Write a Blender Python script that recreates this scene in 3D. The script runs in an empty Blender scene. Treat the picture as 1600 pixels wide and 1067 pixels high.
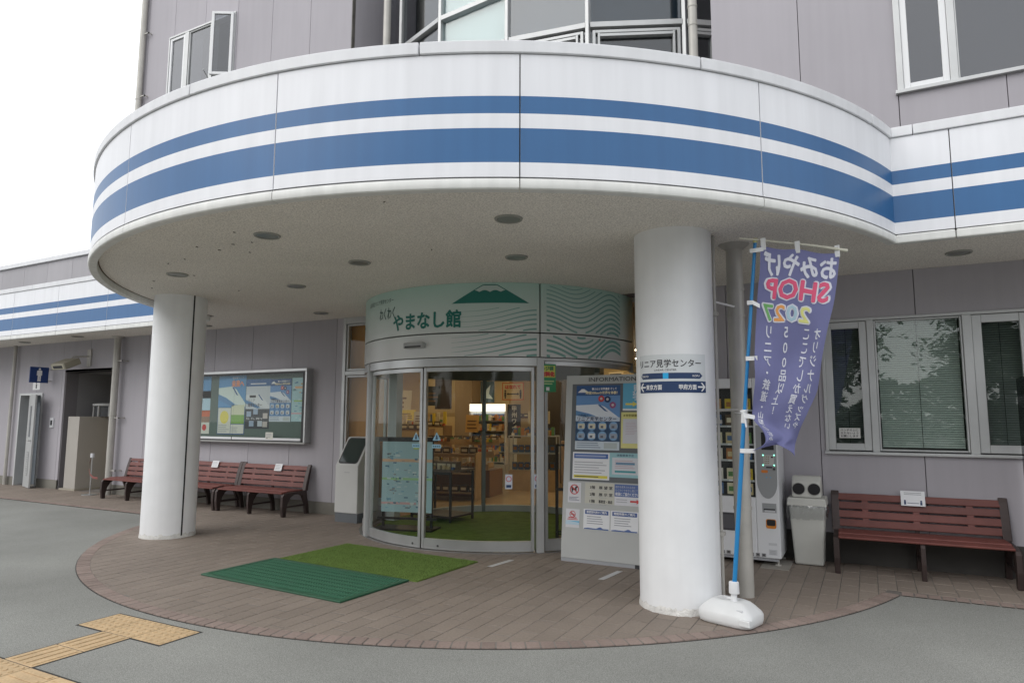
import bpy, bmesh, math, random
from math import sin, cos, pi, radians as R, sqrt, atan2, hypot
from mathutils import Vector, Matrix
random.seed(7)
S = bpy.context.scene
COL = S.collection

# ------------------------------------------------------------------ camera
yaw, pitch, roll = R(27.94), R(6.43), R(.18)
cam = bpy.data.objects.new('camera', bpy.data.cameras.new('camera')); COL.objects.link(cam)
cam.data.sensor_width = 36; cam.data.lens = 1045/1600*36
cam.data.clip_start = .05; cam.data.clip_end = 600
_f = Vector((-sin(yaw)*cos(pitch), cos(yaw)*cos(pitch), sin(pitch)))
_r = Vector((cos(yaw), sin(yaw), 0)); _u = _r.cross(_f)
_r2 = _r*cos(roll)+_u*sin(roll); _u2 = _u*cos(roll)-_r*sin(roll)
cam.matrix_world = Matrix(((_r2.x, _u2.x, -_f.x, 0), (_r2.y, _u2.y, -_f.y, 0), (_r2.z, _u2.z, -_f.z, 1.5), (0, 0, 0, 1)))
S.camera = cam

# ------------------------------------------------------------------ world and sun (overcast)
SUN_EL, SUN_AZ = 38, 208      # degrees; azimuth clockwise from +Y
W = bpy.data.worlds.new('World'); S.world = W; W.use_nodes = True
nt = W.node_tree; nt.nodes.clear()
out = nt.nodes.new('ShaderNodeOutputWorld'); bg = nt.nodes.new('ShaderNodeBackground')
sky = nt.nodes.new('ShaderNodeTexSky'); sky.sky_type = 'NISHITA'; sky.sun_disc = False
sky.sun_elevation = R(SUN_EL); sky.sun_rotation = R(SUN_AZ)
mix = nt.nodes.new('ShaderNodeMix'); mix.data_type = 'RGBA'; mix.inputs[0].default_value = .88
tc = nt.nodes.new('ShaderNodeTexCoord'); nz = nt.nodes.new('ShaderNodeTexNoise'); nz.inputs['Scale'].default_value = 2.2
nz.inputs['Detail'].default_value = 5
cr = nt.nodes.new('ShaderNodeValToRGB')
cr.color_ramp.elements[0].position = .3; cr.color_ramp.elements[0].color = (.80, .82, .86, 1)
cr.color_ramp.elements[1].position = .7; cr.color_ramp.elements[1].color = (1.0, 1.0, 1.0, 1)
sc_ = nt.nodes.new('ShaderNodeVectorMath'); sc_.operation = 'SCALE'; sc_.inputs['Scale'].default_value = 12.5
nt.links.new(tc.outputs['Generated'], nz.inputs['Vector']); nt.links.new(nz.outputs['Fac'], cr.inputs[0])
nt.links.new(cr.outputs[0], sc_.inputs[0]); nt.links.new(sky.outputs[0], mix.inputs[6]); nt.links.new(sc_.outputs[0], mix.inputs[7])
nt.links.new(mix.outputs[2], bg.inputs[0]); bg.inputs[1].default_value = .13
nt.links.new(bg.outputs[0], out.inputs[0])
sun = bpy.data.objects.new('sun', bpy.data.lights.new('sun', 'SUN')); COL.objects.link(sun)
sun.data.energy = 1.15; sun.data.angle = R(45); sun.data.color = (1, .97, .93)
_az = R(SUN_AZ); _sd = Vector((sin(_az)*cos(R(SUN_EL)), cos(_az)*cos(R(SUN_EL)), sin(R(SUN_EL))))
sun.rotation_euler = _sd.to_track_quat('Z', 'Y').to_euler()
S.view_settings.view_transform = 'Standard'; S.view_settings.look = 'None'
S.view_settings.exposure = 0; S.view_settings.gamma = 1; S.view_settings.use_curve_mapping = False
S.render.engine = 'CYCLES'
S.cycles.use_denoising = True
S.cycles.max_bounces = 10; S.cycles.diffuse_bounces = 5; S.cycles.glossy_bounces = 4
S.cycles.transparent_max_bounces = 24; S.cycles.sample_clamp_indirect = 8

# ------------------------------------------------------------------ materials
MAT = {}
def N(t, kind, **kw):
    n = t.nodes.new(kind)
    for k, v in kw.items(): n.inputs[k].default_value = v
    return n
def mat(name, col, rough=.6, metal=0, var=None, bump=None, rnd=0, spec=.5, fleck=None, streak=None, coat=0):
    """principled paint; var=(scale, amount) blotches, fleck=(scale, amount), bump=(scale, strength), streak=(amount) vertical dirt"""
    if name in MAT: return MAT[name]
    m = bpy.data.materials.new(name); MAT[name] = m; m.use_nodes = True
    t = m.node_tree; b = t.nodes['Principled BSDF']
    b.inputs['Roughness'].default_value = rough; b.inputs['Metallic'].default_value = metal
    b.inputs['Specular IOR Level'].default_value = spec; b.inputs['Coat Weight'].default_value = coat
    geo = t.nodes.new('ShaderNodeNewGeometry')
    val = None
    def mul(a, bsock):
        if a is None: return bsock
        x = t.nodes.new('ShaderNodeMath'); x.operation = 'MULTIPLY'; t.links.new(a, x.inputs[0]); t.links.new(bsock, x.inputs[1]); return x.outputs[0]
    def noise(scale, amount, vec=None, detail=4):
        n = N(t, 'ShaderNodeTexNoise', Scale=scale, Detail=detail)
        t.links.new(vec or geo.outputs['Position'], n.inputs['Vector'])
        mr = N(t, 'ShaderNodeMapRange'); mr.inputs[1].default_value = .3; mr.inputs[2].default_value = .7
        mr.inputs[3].default_value = 1-amount; mr.inputs[4].default_value = 1+amount*.6
        t.links.new(n.outputs['Fac'], mr.inputs[0]); return mr.outputs[0]
    if var: val = mul(val, noise(*var))
    if fleck: val = mul(val, noise(*fleck, detail=1))
    if streak:
        mp = t.nodes.new('ShaderNodeMapping'); mp.inputs['Scale'].default_value = (9, 9, .5)
        t.links.new(geo.outputs['Position'], mp.inputs[0]); val = mul(val, noise(1.3, streak, mp.outputs[0], 6))
    if rnd:
        oi = t.nodes.new('ShaderNodeObjectInfo'); at = t.nodes.new('ShaderNodeAttribute'); at.attribute_name = 'rnd'
        ad = t.nodes.new('ShaderNodeMath'); ad.operation = 'ADD'; t.links.new(oi.outputs['Random'], ad.inputs[0]); t.links.new(at.outputs['Fac'], ad.inputs[1])
        fr = t.nodes.new('ShaderNodeMath'); fr.operation = 'FRACT'; t.links.new(ad.outputs[0], fr.inputs[0])
        mr = N(t, 'ShaderNodeMapRange'); mr.inputs[3].default_value = 1-rnd; mr.inputs[4].default_value = 1+rnd
        t.links.new(fr.outputs[0], mr.inputs[0]); val = mul(val, mr.outputs[0])
    if val is not None:
        v = t.nodes.new('ShaderNodeVectorMath'); v.operation = 'SCALE'; v.inputs[0].default_value = col[:3]
        t.links.new(val, v.inputs['Scale']); t.links.new(v.outputs[0], b.inputs['Base Color'])
    else: b.inputs['Base Color'].default_value = (*col[:3], 1)
    if bump:
        n = N(t, 'ShaderNodeTexNoise', Scale=bump[0], Detail=3); t.links.new(geo.outputs['Position'], n.inputs['Vector'])
        bp = t.nodes.new('ShaderNodeBump'); bp.inputs['Strength'].default_value = bump[1]; bp.inputs['Distance'].default_value = bump[2] if len(bump) > 2 else .01
        t.links.new(n.outputs['Fac'], bp.inputs['Height']); t.links.new(bp.outputs[0], b.inputs['Normal'])
    return m
def flat(col, rough=.55, name=None):
    k = name or 'print_%02x%02x%02x' % tuple(int(max(0, min(1, c))**.4545*255) for c in col[:3])
    return mat(k, col, rough)
def emis(name, col, strength):
    if name in MAT: return MAT[name]
    m = bpy.data.materials.new(name); MAT[name] = m; m.use_nodes = True; b = m.node_tree.nodes['Principled BSDF']
    b.inputs['Base Color'].default_value = (*col, 1); b.inputs['Emission Color'].default_value = (*col, 1); b.inputs['Emission Strength'].default_value = strength
    return m
def glass(name, tint=(1, 1, 1), refl=1.0, ior=1.5):
    m = bpy.data.materials.new(name); MAT[name] = m; m.use_nodes = True; t = m.node_tree; t.nodes.clear()
    o = t.nodes.new('ShaderNodeOutputMaterial'); tr = t.nodes.new('ShaderNodeBsdfTransparent'); tr.inputs[0].default_value = (*tint, 1)
    g = t.nodes.new('ShaderNodeBsdfGlossy'); g.inputs['Roughness'].default_value = .01
    f = N(t, 'ShaderNodeFresnel', IOR=ior); ge = t.nodes.new('ShaderNodeNewGeometry'); io = N(t, 'ShaderNodeMapRange'); io.inputs[3].default_value = ior; io.inputs[4].default_value = 1/ior
    t.links.new(ge.outputs['Backfacing'], io.inputs[0]); t.links.new(io.outputs[0], f.inputs['IOR']); x = t.nodes.new('ShaderNodeMath'); x.operation = 'MULTIPLY'; x.inputs[1].default_value = refl; x.use_clamp = True
    mx = t.nodes.new('ShaderNodeMixShader'); t.links.new(f.outputs[0], x.inputs[0]); t.links.new(x.outputs[0], mx.inputs[0])
    t.links.new(tr.outputs[0], mx.inputs[1]); t.links.new(g.outputs[0], mx.inputs[2]); t.links.new(mx.outputs[0], o.inputs[0])
    return m

asphalt = mat('asphalt', (.285, .288, .268), .93, var=(.55, .20), fleck=(150, .36), bump=(170, .5, .006), spec=.2)
tilem = mat('clay_tile', (.25, .208, .174), .72, var=(1.6, .10), fleck=(60, .1), rnd=.06, bump=(80, .12, .003), spec=.35)
brickm = mat('clay_brick', (.28, .218, .19), .78, var=(2.5, .14), fleck=(60, .1), rnd=.09, bump=(80, .15, .003), spec=.3)
mortar = mat('mortar', (.205, .185, .165), .9, var=(.8, .45), bump=(120, .3, .003))
panelw = mat('white_panel', (.78, .79, .82), .42, var=(.8, .04), streak=.05)
creamw = mat('lip_paint', (.72, .725, .70), .5, var=(3, .06), streak=.10)
coping = mat('coping_metal', (.70, .71, .73), .45, var=(2, .04), streak=.06)
blue = mat('blue_band', (.030, .125, .30), .4, var=(.9, .06), streak=.06)
seal = mat('sealant', (.10, .095, .085), .8, var=(6, .4))
soffitm = mat('sprayed_soffit', (.84, .805, .745), .95, var=(1.2, .05), fleck=(80, .28), bump=(95, .5, .006), spec=.1)
trimm = mat('soffit_trim', (.6, .59, .56), .7, var=(3, .1))
wallm = mat('lilac_grey_wall', (.40, .382, .412), .75, var=(.7, .05), streak=.035, bump=(90, .08, .003), rnd=.05)
wallw = mat('left_wing_wall', (.38, .37, .39), .75, var=(.9, .05), streak=.03, rnd=.04)
backm = mat('wall_core', (.17, .16, .17), .9)
plinthm = mat('plinth', (.2, .19, .165), .85, var=(3, .15))
colm = mat('column_paint', (.83, .84, .85), .5, var=(5, .03), streak=.03, bump=(14, .05, .004))
colbase = mat('column_foot_paint', (.72, .71, .68), .8, var=(14, .22), bump=(60, .9, .012))
alu = mat('brushed_aluminium', (.50, .51, .51), .38, .75, var=(5, .08))
aluw = mat('window_frame_aluminium', (.52, .53, .53), .42, .35, var=(4, .06))
alud = mat('dark_aluminium', (.12, .125, .13), .45, .5)
darkm = mat('dark_void', (.02, .02, .021), .9)
gmetal = mat('grey_pipe_metal', (.46, .445, .41), .42, .12, var=(4, .14), streak=.08)
woodred = mat('bench_slat', (.17, .052, .042), .55, var=(6, .16), rnd=.1, bump=(70, .06, .002))
benchmet = mat('bench_frame', (.055, .038, .035), .42, .25, var=(8, .15))
whitep = mat('white_plastic', (.76, .77, .78), .38, var=(3, .05))
whitem = mat('white_enamel', (.70, .71, .73), .3, var=(1.5, .03))
cream = mat('bin_plastic', (.56, .56, .52), .55, var=(3, .08))
black = mat('black_plastic', (.016, .016, .017), .45)
paper = mat('paper', (.76, .77, .79), .7)
navy = flat((.012, .04, .12)); teal = flat((.015, .17, .14)); tealL = flat((.20, .39, .35)); sblue = flat((.02, .42, .8))
grn = flat((.05, .25, .08)); yel = flat((.75, .66, .12)); redp = flat((.55, .05, .05)); ink = flat((.03, .03, .035)); gry = flat((.33, .34, .36)); wht = flat((.8, .8, .8)); lgr = flat((.55, .56, .58))
clear = glass('clear_glass', (.95, .965, .95), .45); winglass = glass('window_glass', (.86, .9, .88), 1.35, 1.55); smoke = glass('smoked_acrylic', (.40, .40, .42), .8)
caseglass = glass('showcase_glass', (.93, .95, .94), .45)
bayglass = glass('bay_glass', (.55, .60, .64), 1.9, 1.55)

# ------------------------------------------------------------------ mesh builder
_TXT = {}
def text_geo(s, bold=0, res=2):
    k = (s, bold, res)
    if k not in _TXT:
        c = bpy.data.curves.new('t', 'FONT'); c.body = s; c.size = 1; c.resolution_u = res; c.offset = bold
        o = bpy.data.objects.new('t', c); m = bpy.data.meshes.new_from_object(o)
        _TXT[k] = ([(v.co.x, v.co.y) for v in m.vertices], [tuple(p.vertices) for p in m.polygons])
        bpy.data.objects.remove(o); bpy.data.curves.remove(c); bpy.data.meshes.remove(m)
    return _TXT[k]
class M:
    def __init__(s): s.v = []; s.f = []; s.m = []; s.u = []; s.sm = set(); s.at = None
    def mi(s, m):
        if m not in s.u: s.u.append(m)
        return s.u.index(m)
    def add(s, vs, fs, m):
        b = len(s.v); s.v += [tuple(v) for v in vs]; i = s.mi(m)
        for f in fs: s.f.append(tuple(b+x for x in f)); s.m.append(i)
        return s
    def box(s, x0, x1, y0, y1, z0, z1, m, T=None):
        vs = [(x, y, z) for z in (z0, z1) for y in (y0, y1) for x in (x0, x1)]
        if T: vs = [T(*v) for v in vs]
        return s.add(vs, [(0, 2, 3, 1), (4, 5, 7, 6), (0, 1, 5, 4), (2, 6, 7, 3), (0, 4, 6, 2), (1, 3, 7, 5)], m)
    def poly(s, pts, m): return s.add(pts, [tuple(range(len(pts)))], m)
    def prism(s, pts, z0, z1, m, T=None, inset=None):
        n = len(pts); vs = [(x, y, z0) for x, y in pts]+[(x, y, z1) for x, y in pts]
        if T: vs = [T(*v) for v in vs]
        return s.add(vs, [tuple(range(n-1, -1, -1)), tuple(range(n, 2*n))]+[(i, (i+1) % n, n+(i+1) % n, n+i) for i in range(n)], m)
    def cyl(s, cx, cy, r, z0, z1, m, n=24, T=None, r1=None):
        r1 = r if r1 is None else r1
        vs = [(cx+r*cos(2*pi*i/n), cy+r*sin(2*pi*i/n), z0) for i in range(n)]+[(cx+r1*cos(2*pi*i/n), cy+r1*sin(2*pi*i/n), z1) for i in range(n)]
        if T: vs = [T(*v) for v in vs]
        return s.add(vs, [tuple(range(n-1, -1, -1)), tuple(range(n, 2*n))]+[(i, (i+1) % n, n+(i+1) % n, n+i) for i in range(n)], m)
    def lathe(s, prof, m, n=32, c=(0, 0), T=None, ring=False):
        vs = [(c[0]+r*cos(2*pi*i/n), c[1]+r*sin(2*pi*i/n), z) for r, z in prof for i in range(n)]
        if T: vs = [T(*v) for v in vs]
        k = len(prof)
        fs = [(j*n+i, j*n+(i+1) % n, (j+1)*n+(i+1) % n, (j+1)*n+i) for j in range(k-1) for i in range(n)]
        fs += [(( k-1)*n+i, (k-1)*n+(i+1) % n, (i+1) % n, i) for i in range(n)] if ring else [tuple(range(n-1, -1, -1)), tuple(range((k-1)*n, k*n))]
        return s.add(vs, fs, m)
    def tube(s, path, r, m, n=8):
        P = [Vector(p) for p in path]; rs = r if isinstance(r, (list, tuple)) else [r]*len(P); vs = []
        up = None
        for i, p in enumerate(P):
            d = (P[min(i+1, len(P)-1)]-P[max(i-1, 0)]).normalized()
            if up is None: up = d.orthogonal().normalized()
            a = (up-d*up.dot(d)).normalized(); up = a; b = d.cross(a)
            vs += [p+(a*cos(2*pi*j/n)+b*sin(2*pi*j/n))*rs[i] for j in range(n)]
        k = len(P)
        fs = [(i*n+j, i*n+(j+1) % n, (i+1)*n+(j+1) % n, (i+1)*n+j) for i in range(k-1) for j in range(n)]
        fs += [tuple(range(n-1, -1, -1)), tuple(range((k-1)*n, k*n))]
        return s.add(vs, fs, m)
    def arc(s, c, r0, r1, a0, a1, z0, z1, m, step=2.5):
        """annular block between radii r0<r1, angles in degrees"""
        n = max(1, int(abs(a1-a0)/step)); vs = []
        for i in range(n+1):
            a = R(a0+(a1-a0)*i/n)
            for r, z in ((r0, z0), (r1, z0), (r1, z1), (r0, z1)): vs.append((c[0]+r*cos(a), c[1]+r*sin(a), z))
        fs = [(0, 1, 2, 3), (4*n+3, 4*n+2, 4*n+1, 4*n)]
        for i in range(n):
            for j in range(4): fs.append((4*i+j, 4*i+4+j, 4*i+4+(j+1) % 4, 4*i+(j+1) % 4))
        return s.add(vs, fs, m)
    def text(s, st, size, F, m, bold=0, u=0, v=0, align='L', width=None, res=2, fine=0, wrapv=False, sx=1):
        """F(u, v) -> point; u, v in metres"""
        vs, fs = text_geo(st, 0, res)
        if not vs: return s
        x0 = min(a for a, b in vs); x1 = max(a for a, b in vs); kx = size*sx
        if width: kx = width/max(.001, x1-x0)
        w = (x1-x0)*kx; off = {'L': 0, 'C': -w/2, 'R': -w}[align]
        if fine:
            bm = bmesh.new(); bv = [bm.verts.new((a, b, 0)) for a, b in vs]
            for f in fs:
                try: bm.faces.new([bv[i] for i in f])
                except ValueError: pass
            bmesh.ops.triangulate(bm, faces=bm.faces)
            for _ in range(3):
                es = [e for e in bm.edges if e.calc_length()*size > fine]
                if not es: break
                bmesh.ops.subdivide_edges(bm, edges=es, cuts=1)
                bmesh.ops.triangulate(bm, faces=bm.faces)
            bm.verts.index_update(); vs = [(q.co.x, q.co.y) for q in bm.verts]; fs = [tuple(q.index for q in f.verts) for f in bm.faces]; bm.free()
        
        bold = abs(bold)
        st_ = [(0, 0)] if bold < .0004 else ([(bold*.7, 0), (-bold*.7, 0), (0, bold*.7), (0, -bold*.7)] if bold < .003 else [(bold*cos(q*pi/4), bold*sin(q*pi/4)) for q in range(8)]+[(0, 0)])
        for q, (du, dv) in enumerate(st_):
            s.add([F(u+off+(a-x0)*kx+du, v+b*size+dv, q*.00004) for a, b in vs], fs, m)
        return s
    def rect(s, F, u0, u1, v0, v1, m, nu=1, nv=1):
        vs = [F(u0+(u1-u0)*i/nu, v0+(v1-v0)*j/nv) for j in range(nv+1) for i in range(nu+1)]
        return s.add(vs, [(j*(nu+1)+i, j*(nu+1)+i+1, (j+1)*(nu+1)+i+1, (j+1)*(nu+1)+i) for j in range(nv) for i in range(nu)], m)
    def pol(s, F, pts, m): return s.add([F(*p) for p in pts], [tuple(range(len(pts)))], m)
    def disc(s, F, u, v, r, m, n=20, r0=0):
        if r0 == 0: return s.pol(F, [(u+r*cos(2*pi*i/n), v+r*sin(2*pi*i/n)) for i in range(n)], m)
        vs = [F(u+q*cos(2*pi*i/n), v+q*sin(2*pi*i/n)) for q in (r0, r) for i in range(n)]
        return s.add(vs, [(i, (i+1) % n, n+(i+1) % n, n+i) for i in range(n)], m)
    def obj(s, name, parent=None, bevel=0, smooth=0, kind=None, local=None, seg=2):
        me = bpy.data.meshes.new(name); me.from_pydata(s.v, [], s.f)
        for q in s.u: me.materials.append(q)
        me.polygons.foreach_set('material_index', s.m)
        me.validate()
        if s.at is not None and len(s.at) == len(me.vertices):
            a = me.attributes.new('rnd', 'FLOAT', 'POINT'); a.data.foreach_set('value', s.at)
        bm = bmesh.new(); bm.from_mesh(me)
        if s.at is None: bmesh.ops.recalc_face_normals(bm, faces=bm.faces)
        bm.to_mesh(me); bm.free()
        if smooth:
            for p in me.polygons: p.use_smooth = True
            me.set_sharp_from_angle(angle=R(smooth))
        o = bpy.data.objects.new(name, me); COL.objects.link(o)
        if parent is not None:
            o.parent = parent
            o.matrix_parent_inverse = world_inv(parent)
        if bevel:
            b = o.modifiers.new('bevel', 'BEVEL'); b.width = bevel; b.segments = seg; b.limit_method = 'ANGLE'; b.angle_limit = R(40)
        if kind: o['kind'] = kind
        return o
def world_m(o):
    m = Matrix.Translation(o.location) @ o.rotation_euler.to_matrix().to_4x4()
    return (world_m(o.parent) @ o.matrix_parent_inverse @ m) if o.parent else m
def world_inv(o): return world_m(o).inverted()
def tag(o, label, cat, group=None):
    o['label'] = label; o['category'] = cat
    if group: o['group'] = group
    return o
def thing(name, label, cat, loc=(0, 0, 0), rz=0, group=None):
    o = bpy.data.objects.new(name, None); COL.objects.link(o); o.location = loc; o.rotation_euler = (0, 0, rz); o.empty_display_size = .1
    return tag(o, label, cat, group)
def struct(name):
    o = bpy.data.objects.new(name, None); COL.objects.link(o); o['kind'] = 'structure'; return o
def copy_tree(o, parent=None):
    c = o.copy(); COL.objects.link(c); c.parent = parent
    for ch in o.children: copy_tree(ch, c)
    return c
def local(o):      # mark: geometry of a part given in the parent's own frame
    o.matrix_parent_inverse = Matrix.Identity(4); return o
def frame(o, du, dv, dn):
    """surface frame: F(layer)(u, v) -> o + u du + v dv + layer*1.2mm dn"""
    o, du, dv, dn = Vector(o), Vector(du).normalized(), Vector(dv).normalized(), Vector(dn).normalized()
    return lambda L=0: (lambda u, v, dl=0: o+du*u+dv*v+dn*(.0012*L+dl))

# ================================================================== GROUND
g = M(); g.box(-150, 150, -150, 150, -.4, -.012, asphalt); go = g.obj('ground', kind='structure')

# plaza paving ------------------------------------------------------
PC = (-4.6, 8.43); PR = 5.025
plaza = M()
plaza.cyl(PC[0], PC[1], PR-.006, -.11, -.0030, mortar, n=140)
plaza.box(-26, PC[0]-4.2, 6.656, 8.3, -.11, -.0034, mortar)
plaza.box(PC[0]+4.2, 6, 6.806, 8.3, -.11, -.0034, mortar)
plz = plaza.obj('plaza_paving', kind='structure')
jm = mat('edge_joint', (.045, .042, .038), .9, var=(9, .5))
ej = M(); ej.arc(PC, PR, PR+.008, -198, 18, -.05, -.0085, jm, 1.5); ej.obj('edge_joint', plz)
def clip_half(P, a, b, c):   # keep a*x+b*y<=c
    o = []
    for i in range(len(P)):
        p, q = P[i], P[(i+1) % len(P)]; dp = a*p[0]+b*p[1]-c; dq = a*q[0]+b*q[1]-c
        if dp <= 0: o.append(p)
        if dp*dq < 0:
            t = dp/(dp-dq); o.append((p[0]+(q[0]-p[0])*t, p[1]+(q[1]-p[1])*t))
    return o
def area(P): return abs(sum(P[i][0]*P[(i+1) % len(P)][1]-P[(i+1) % len(P)][0]*P[i][1] for i in range(len(P)))/2)
RI = PR-.12
def clip_disc(P):
    for i in range(96):
        a = 2*pi*i/96; P = clip_half(P, cos(a), sin(a), PC[0]*cos(a)+PC[1]*sin(a)+RI)
        if len(P) < 3: return []
    return P
TW, TL, G = .15, .30, .0036
tiles = []
for j in range(int(22/TW)):
    x0 = -17.85+j*TW
    ys = 6.776 if x0+TW/2 < PC[0] else 6.926
    for k in range(int(6/TL)+2):
        y0 = 3.3+k*TL+(TL/2 if j % 2 else 0)-.11+random.uniform(-.0012, .0012)
        if y0 > 7.98 or x0 > 3.2: continue
        y1 = min(y0+TL, 8.0)
        GY = .0075
        rect = [(x0+G, y0+GY), (x0+TW-G, y0+GY), (x0+TW-G, y1-GY), (x0+G, y1-GY)]
        if y1-y0 < .03: continue
        d = [hypot(a-PC[0], b-PC[1]) for a, b in rect]
        if max(hypot(a+4.57, b-8.33) for a, b in rect) < 1.8: continue
        if y0 >= ys or max(d) < RI-.002: P = [rect]; full = (y1-y0 > TL-.0001)
        else:
            full = False; P = []
            A = clip_half(rect, 0, 1, ys-G) if y1 > ys else rect
            if len(A) > 2: P.append(clip_disc(A))
            if y1 > ys: P.append(clip_half(rect, 0, -1, -(ys+G)))
            P = [q for q in P if len(q) > 2 and area(q) > .0012]
        for q in P: tiles.append((hypot(sum(a for a, b in q)/len(q), sum(b for a, b in q)/len(q)), q, full))
tiles.sort(key=lambda t: t[0])
def tile_geo(mm, q, z0, z1, m, T=None, r=0):
    c = (sum(a for a, b in q)/len(q), sum(b for a, b in q)/len(q)); n = len(q)
    e = .0016
    inn = []
    for a, b in q:
        L = hypot(a-c[0], b-c[1]); inn.append((a+(c[0]-a)/L*e, b+(c[1]-b)/L*e))
    vs = [(a, b, z0) for a, b in q]+[(a, b, z1-e*.7) for a, b in q]+[(a, b, z1) for a, b in inn]
    fs = [(i, (i+1) % n, n+(i+1) % n, n+i) for i in range(n)]+[(n+i, n+(i+1) % n, 2*n+(i+1) % n, 2*n+i) for i in range(n)]+[tuple(range(2*n, 3*n))]
    mm.add(vs, fs, m)
    if mm.at is not None: mm.at += [r]*len(vs)
base_tile = None; far = M(); far.at = []
for i, (d, q, full) in enumerate(tiles):
    if i < 290:
        cx = sum(a for a, b in q)/len(q); cy = sum(b for a, b in q)/len(q); dz = random.uniform(-.0004, .0010)
        if full and base_tile:
            o = base_tile.copy(); COL.objects.link(o); o.location = (cx, cy, dz); o.parent = plz
        else:
            mm = M(); tile_geo(mm, [(a-cx, b-cy) for a, b in q], -.02, 0, tilem); o = local(mm.obj('tile', plz)); o.location = (cx, cy, dz)
            if full: base_tile = o
    else: tile_geo(far, q, -.02, random.uniform(-.0003, .0008), tilem, r=random.random())
far.obj('far_tiles', plz, kind='stuff')
# border bricks along the curved and straight edges
aL = math.degrees(atan2(6.656-PC[1], -sqrt(PR**2-(6.656-PC[1])**2))); aR = math.degrees(atan2(6.806-PC[1], sqrt(PR**2-(6.806-PC[1])**2)))
aL = aL if aL < 0 else aL-360
nb = int((aR-aL)*pi/180*PR/.099); da = (aR-aL)/nb
bb = None
for i in range(nb):
    a = R(aL+da*(i+.5))
    if bb is None:
        mm = M(); h = R(da)/2-.006/PR
        q = [(RI+.004, -h*RI), (PR, -h*PR), (PR, h*PR), (RI+.004, h*RI)]
        tile_geo(mm, [(x-PR+.06, y) for x, y in q], -.05, 0, brickm); bb = local(mm.obj('border_brick', plz)); o = bb
    else: o = bb.copy(); COL.objects.link(o); o.parent = plz
    o.location = (PC[0]+(PR-.06)*cos(a), PC[1]+(PR-.06)*sin(a), random.uniform(-.002, .001)); o.rotation_euler = (0, 0, a+random.uniform(-.008, .008))
for i in range(34):
    o = bb.copy(); COL.objects.link(o); o.parent = plz; o.location = (.22+.0995*i, 6.866, random.uniform(-.002, .001)); o.rotation_euler = (0, 0, -pi/2)
fb = M(); fb.at = []
for i in range(84):
    x = -9.36-.0995*i; tile_geo(fb, [(x-.046, 6.656), (x+.046, 6.656), (x+.046, 6.772), (x-.046, 6.772)], -.05, 0, brickm, r=random.random())
fb.obj('far_border_bricks', plz, kind='stuff')

# tactile paving ----------------------------------------------------
tacm = mat('tactile_yellow', (.55, .395, .225), .75, var=(5, .14), fleck=(70, .12), rnd=.06, bump=(90, .2, .003))
tj = mat('bitumen_joint', (.03, .028, .026), .9)
TS = .31
dots = M(); e = .004
dots.box(-TS/2+e, TS/2-e, -TS/2+e, TS/2-e, -.03, 0, tacm)
for i in range(5):
    for j in range(5):
        dots.lathe([(.0175, 0.0001), (.0165, .003), (.012, .005), (.001, .0052)], tacm, 10, ((i-2)*.06, (j-2)*.06))
bars = M(); bars.box(-TS/2+e, TS/2-e, -TS/2+e, TS/2-e, -.03, 0, tacm)
for i in range(4):
    x = (i-1.5)*.075
    bars.prism([(x-.016, -.135), (x+.016, -.135), (x+.016, .135), (x-.016, .135)], .0001, .005, tacm)
tac = M(); tx0, ty0 = -4.695, 3.155   # centre block of the cross bar
cells = [(-1, 0, 'd'), (0, 0, 'd'), (1, 0, 'd'), (0, -1, 'b'), (0, -2, 'b')]
cells += [(i, -3, 'd' if i == 0 else 'h') for i in range(-7, 8)]
for i, j, k in cells:
    tac.box(tx0+i*TS-TS/2-.012, tx0+i*TS+TS/2+.012, ty0+j*TS-TS/2-.012, ty0+j*TS+TS/2+.012, -.1, -.0105-.00002*(abs(i*3+j)), tj)
taco = tac.obj('tactile_paving', kind='structure')
proto = {}
for i, j, k in cells:
    kk = 'd' if k == 'd' else 'b'
    if kk in proto: o = proto[kk].copy(); COL.objects.link(o); o.parent = taco
    else: o = local((dots if kk == 'd' else bars).obj('tactile_tile', taco, bevel=.002, seg=1)); proto[kk] = o
    o.location = (tx0+i*TS, ty0+j*TS, -.008); o.rotation_euler = (0, 0, pi/2 if k == 'h' else 0)

# ================================================================== BUILDING
bld = thing('visitor_centre', 'lilac grey three storey building with glazed bay standing behind the white canopy', 'building', (0, 8, 0))
def cells_minus(xs, z0, z1, ops):
    """rectangles of the wall between the cuts xs, less the openings"""
    cuts = sorted(set(list(xs)+[o[0] for o in ops if xs[0] < o[0] < xs[-1]]+[o[1] for o in ops if xs[0] < o[1] < xs[-1]]))
    outl = []
    for a, b in zip(cuts, cuts[1:]):
        iv = [(z0, z1)]
        for o in ops:
            if o[0] <= a+1e-6 and o[1] >= b-1e-6:
                nv = []
                for p, q in iv:
                    if o[3] <= p or o[2] >= q: nv.append((p, q)); continue
                    if o[2] > p: nv.append((p, o[2]))
                    if o[3] < q: nv.append((o[3], q))
                iv = nv
        for p, q in iv:
            if q-p > .02: outl.append((a, b, p, q))
    return outl
def wall(y, xs, z0, z1, ops, m, depth=.28, joints=None):
    core = M()
    for a, b, p, q in cells_minus([xs[0], xs[-1]], z0, z1, ops): core.box(a, b, y+.035, y+depth, p, q, backm)
    core.obj('wall_core', bld)
    # panels: merge cells of one joint column so that openings only cut where they are
    for a, b in zip(xs, xs[1:]):
        for c in cells_minus([a, b], z0, z1, ops):
            l = c[0]+(.004 if abs(c[0]-a) < 1e-6 else 0); r = c[1]-(.004 if abs(c[1]-b) < 1e-6 else 0)
            if r-l < .02: continue
            k = M(); k.box(l, r, y, y+.034, c[2]+.001, c[3]-.001, m); k.obj('wall_panel', bld)
J = .945
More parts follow.
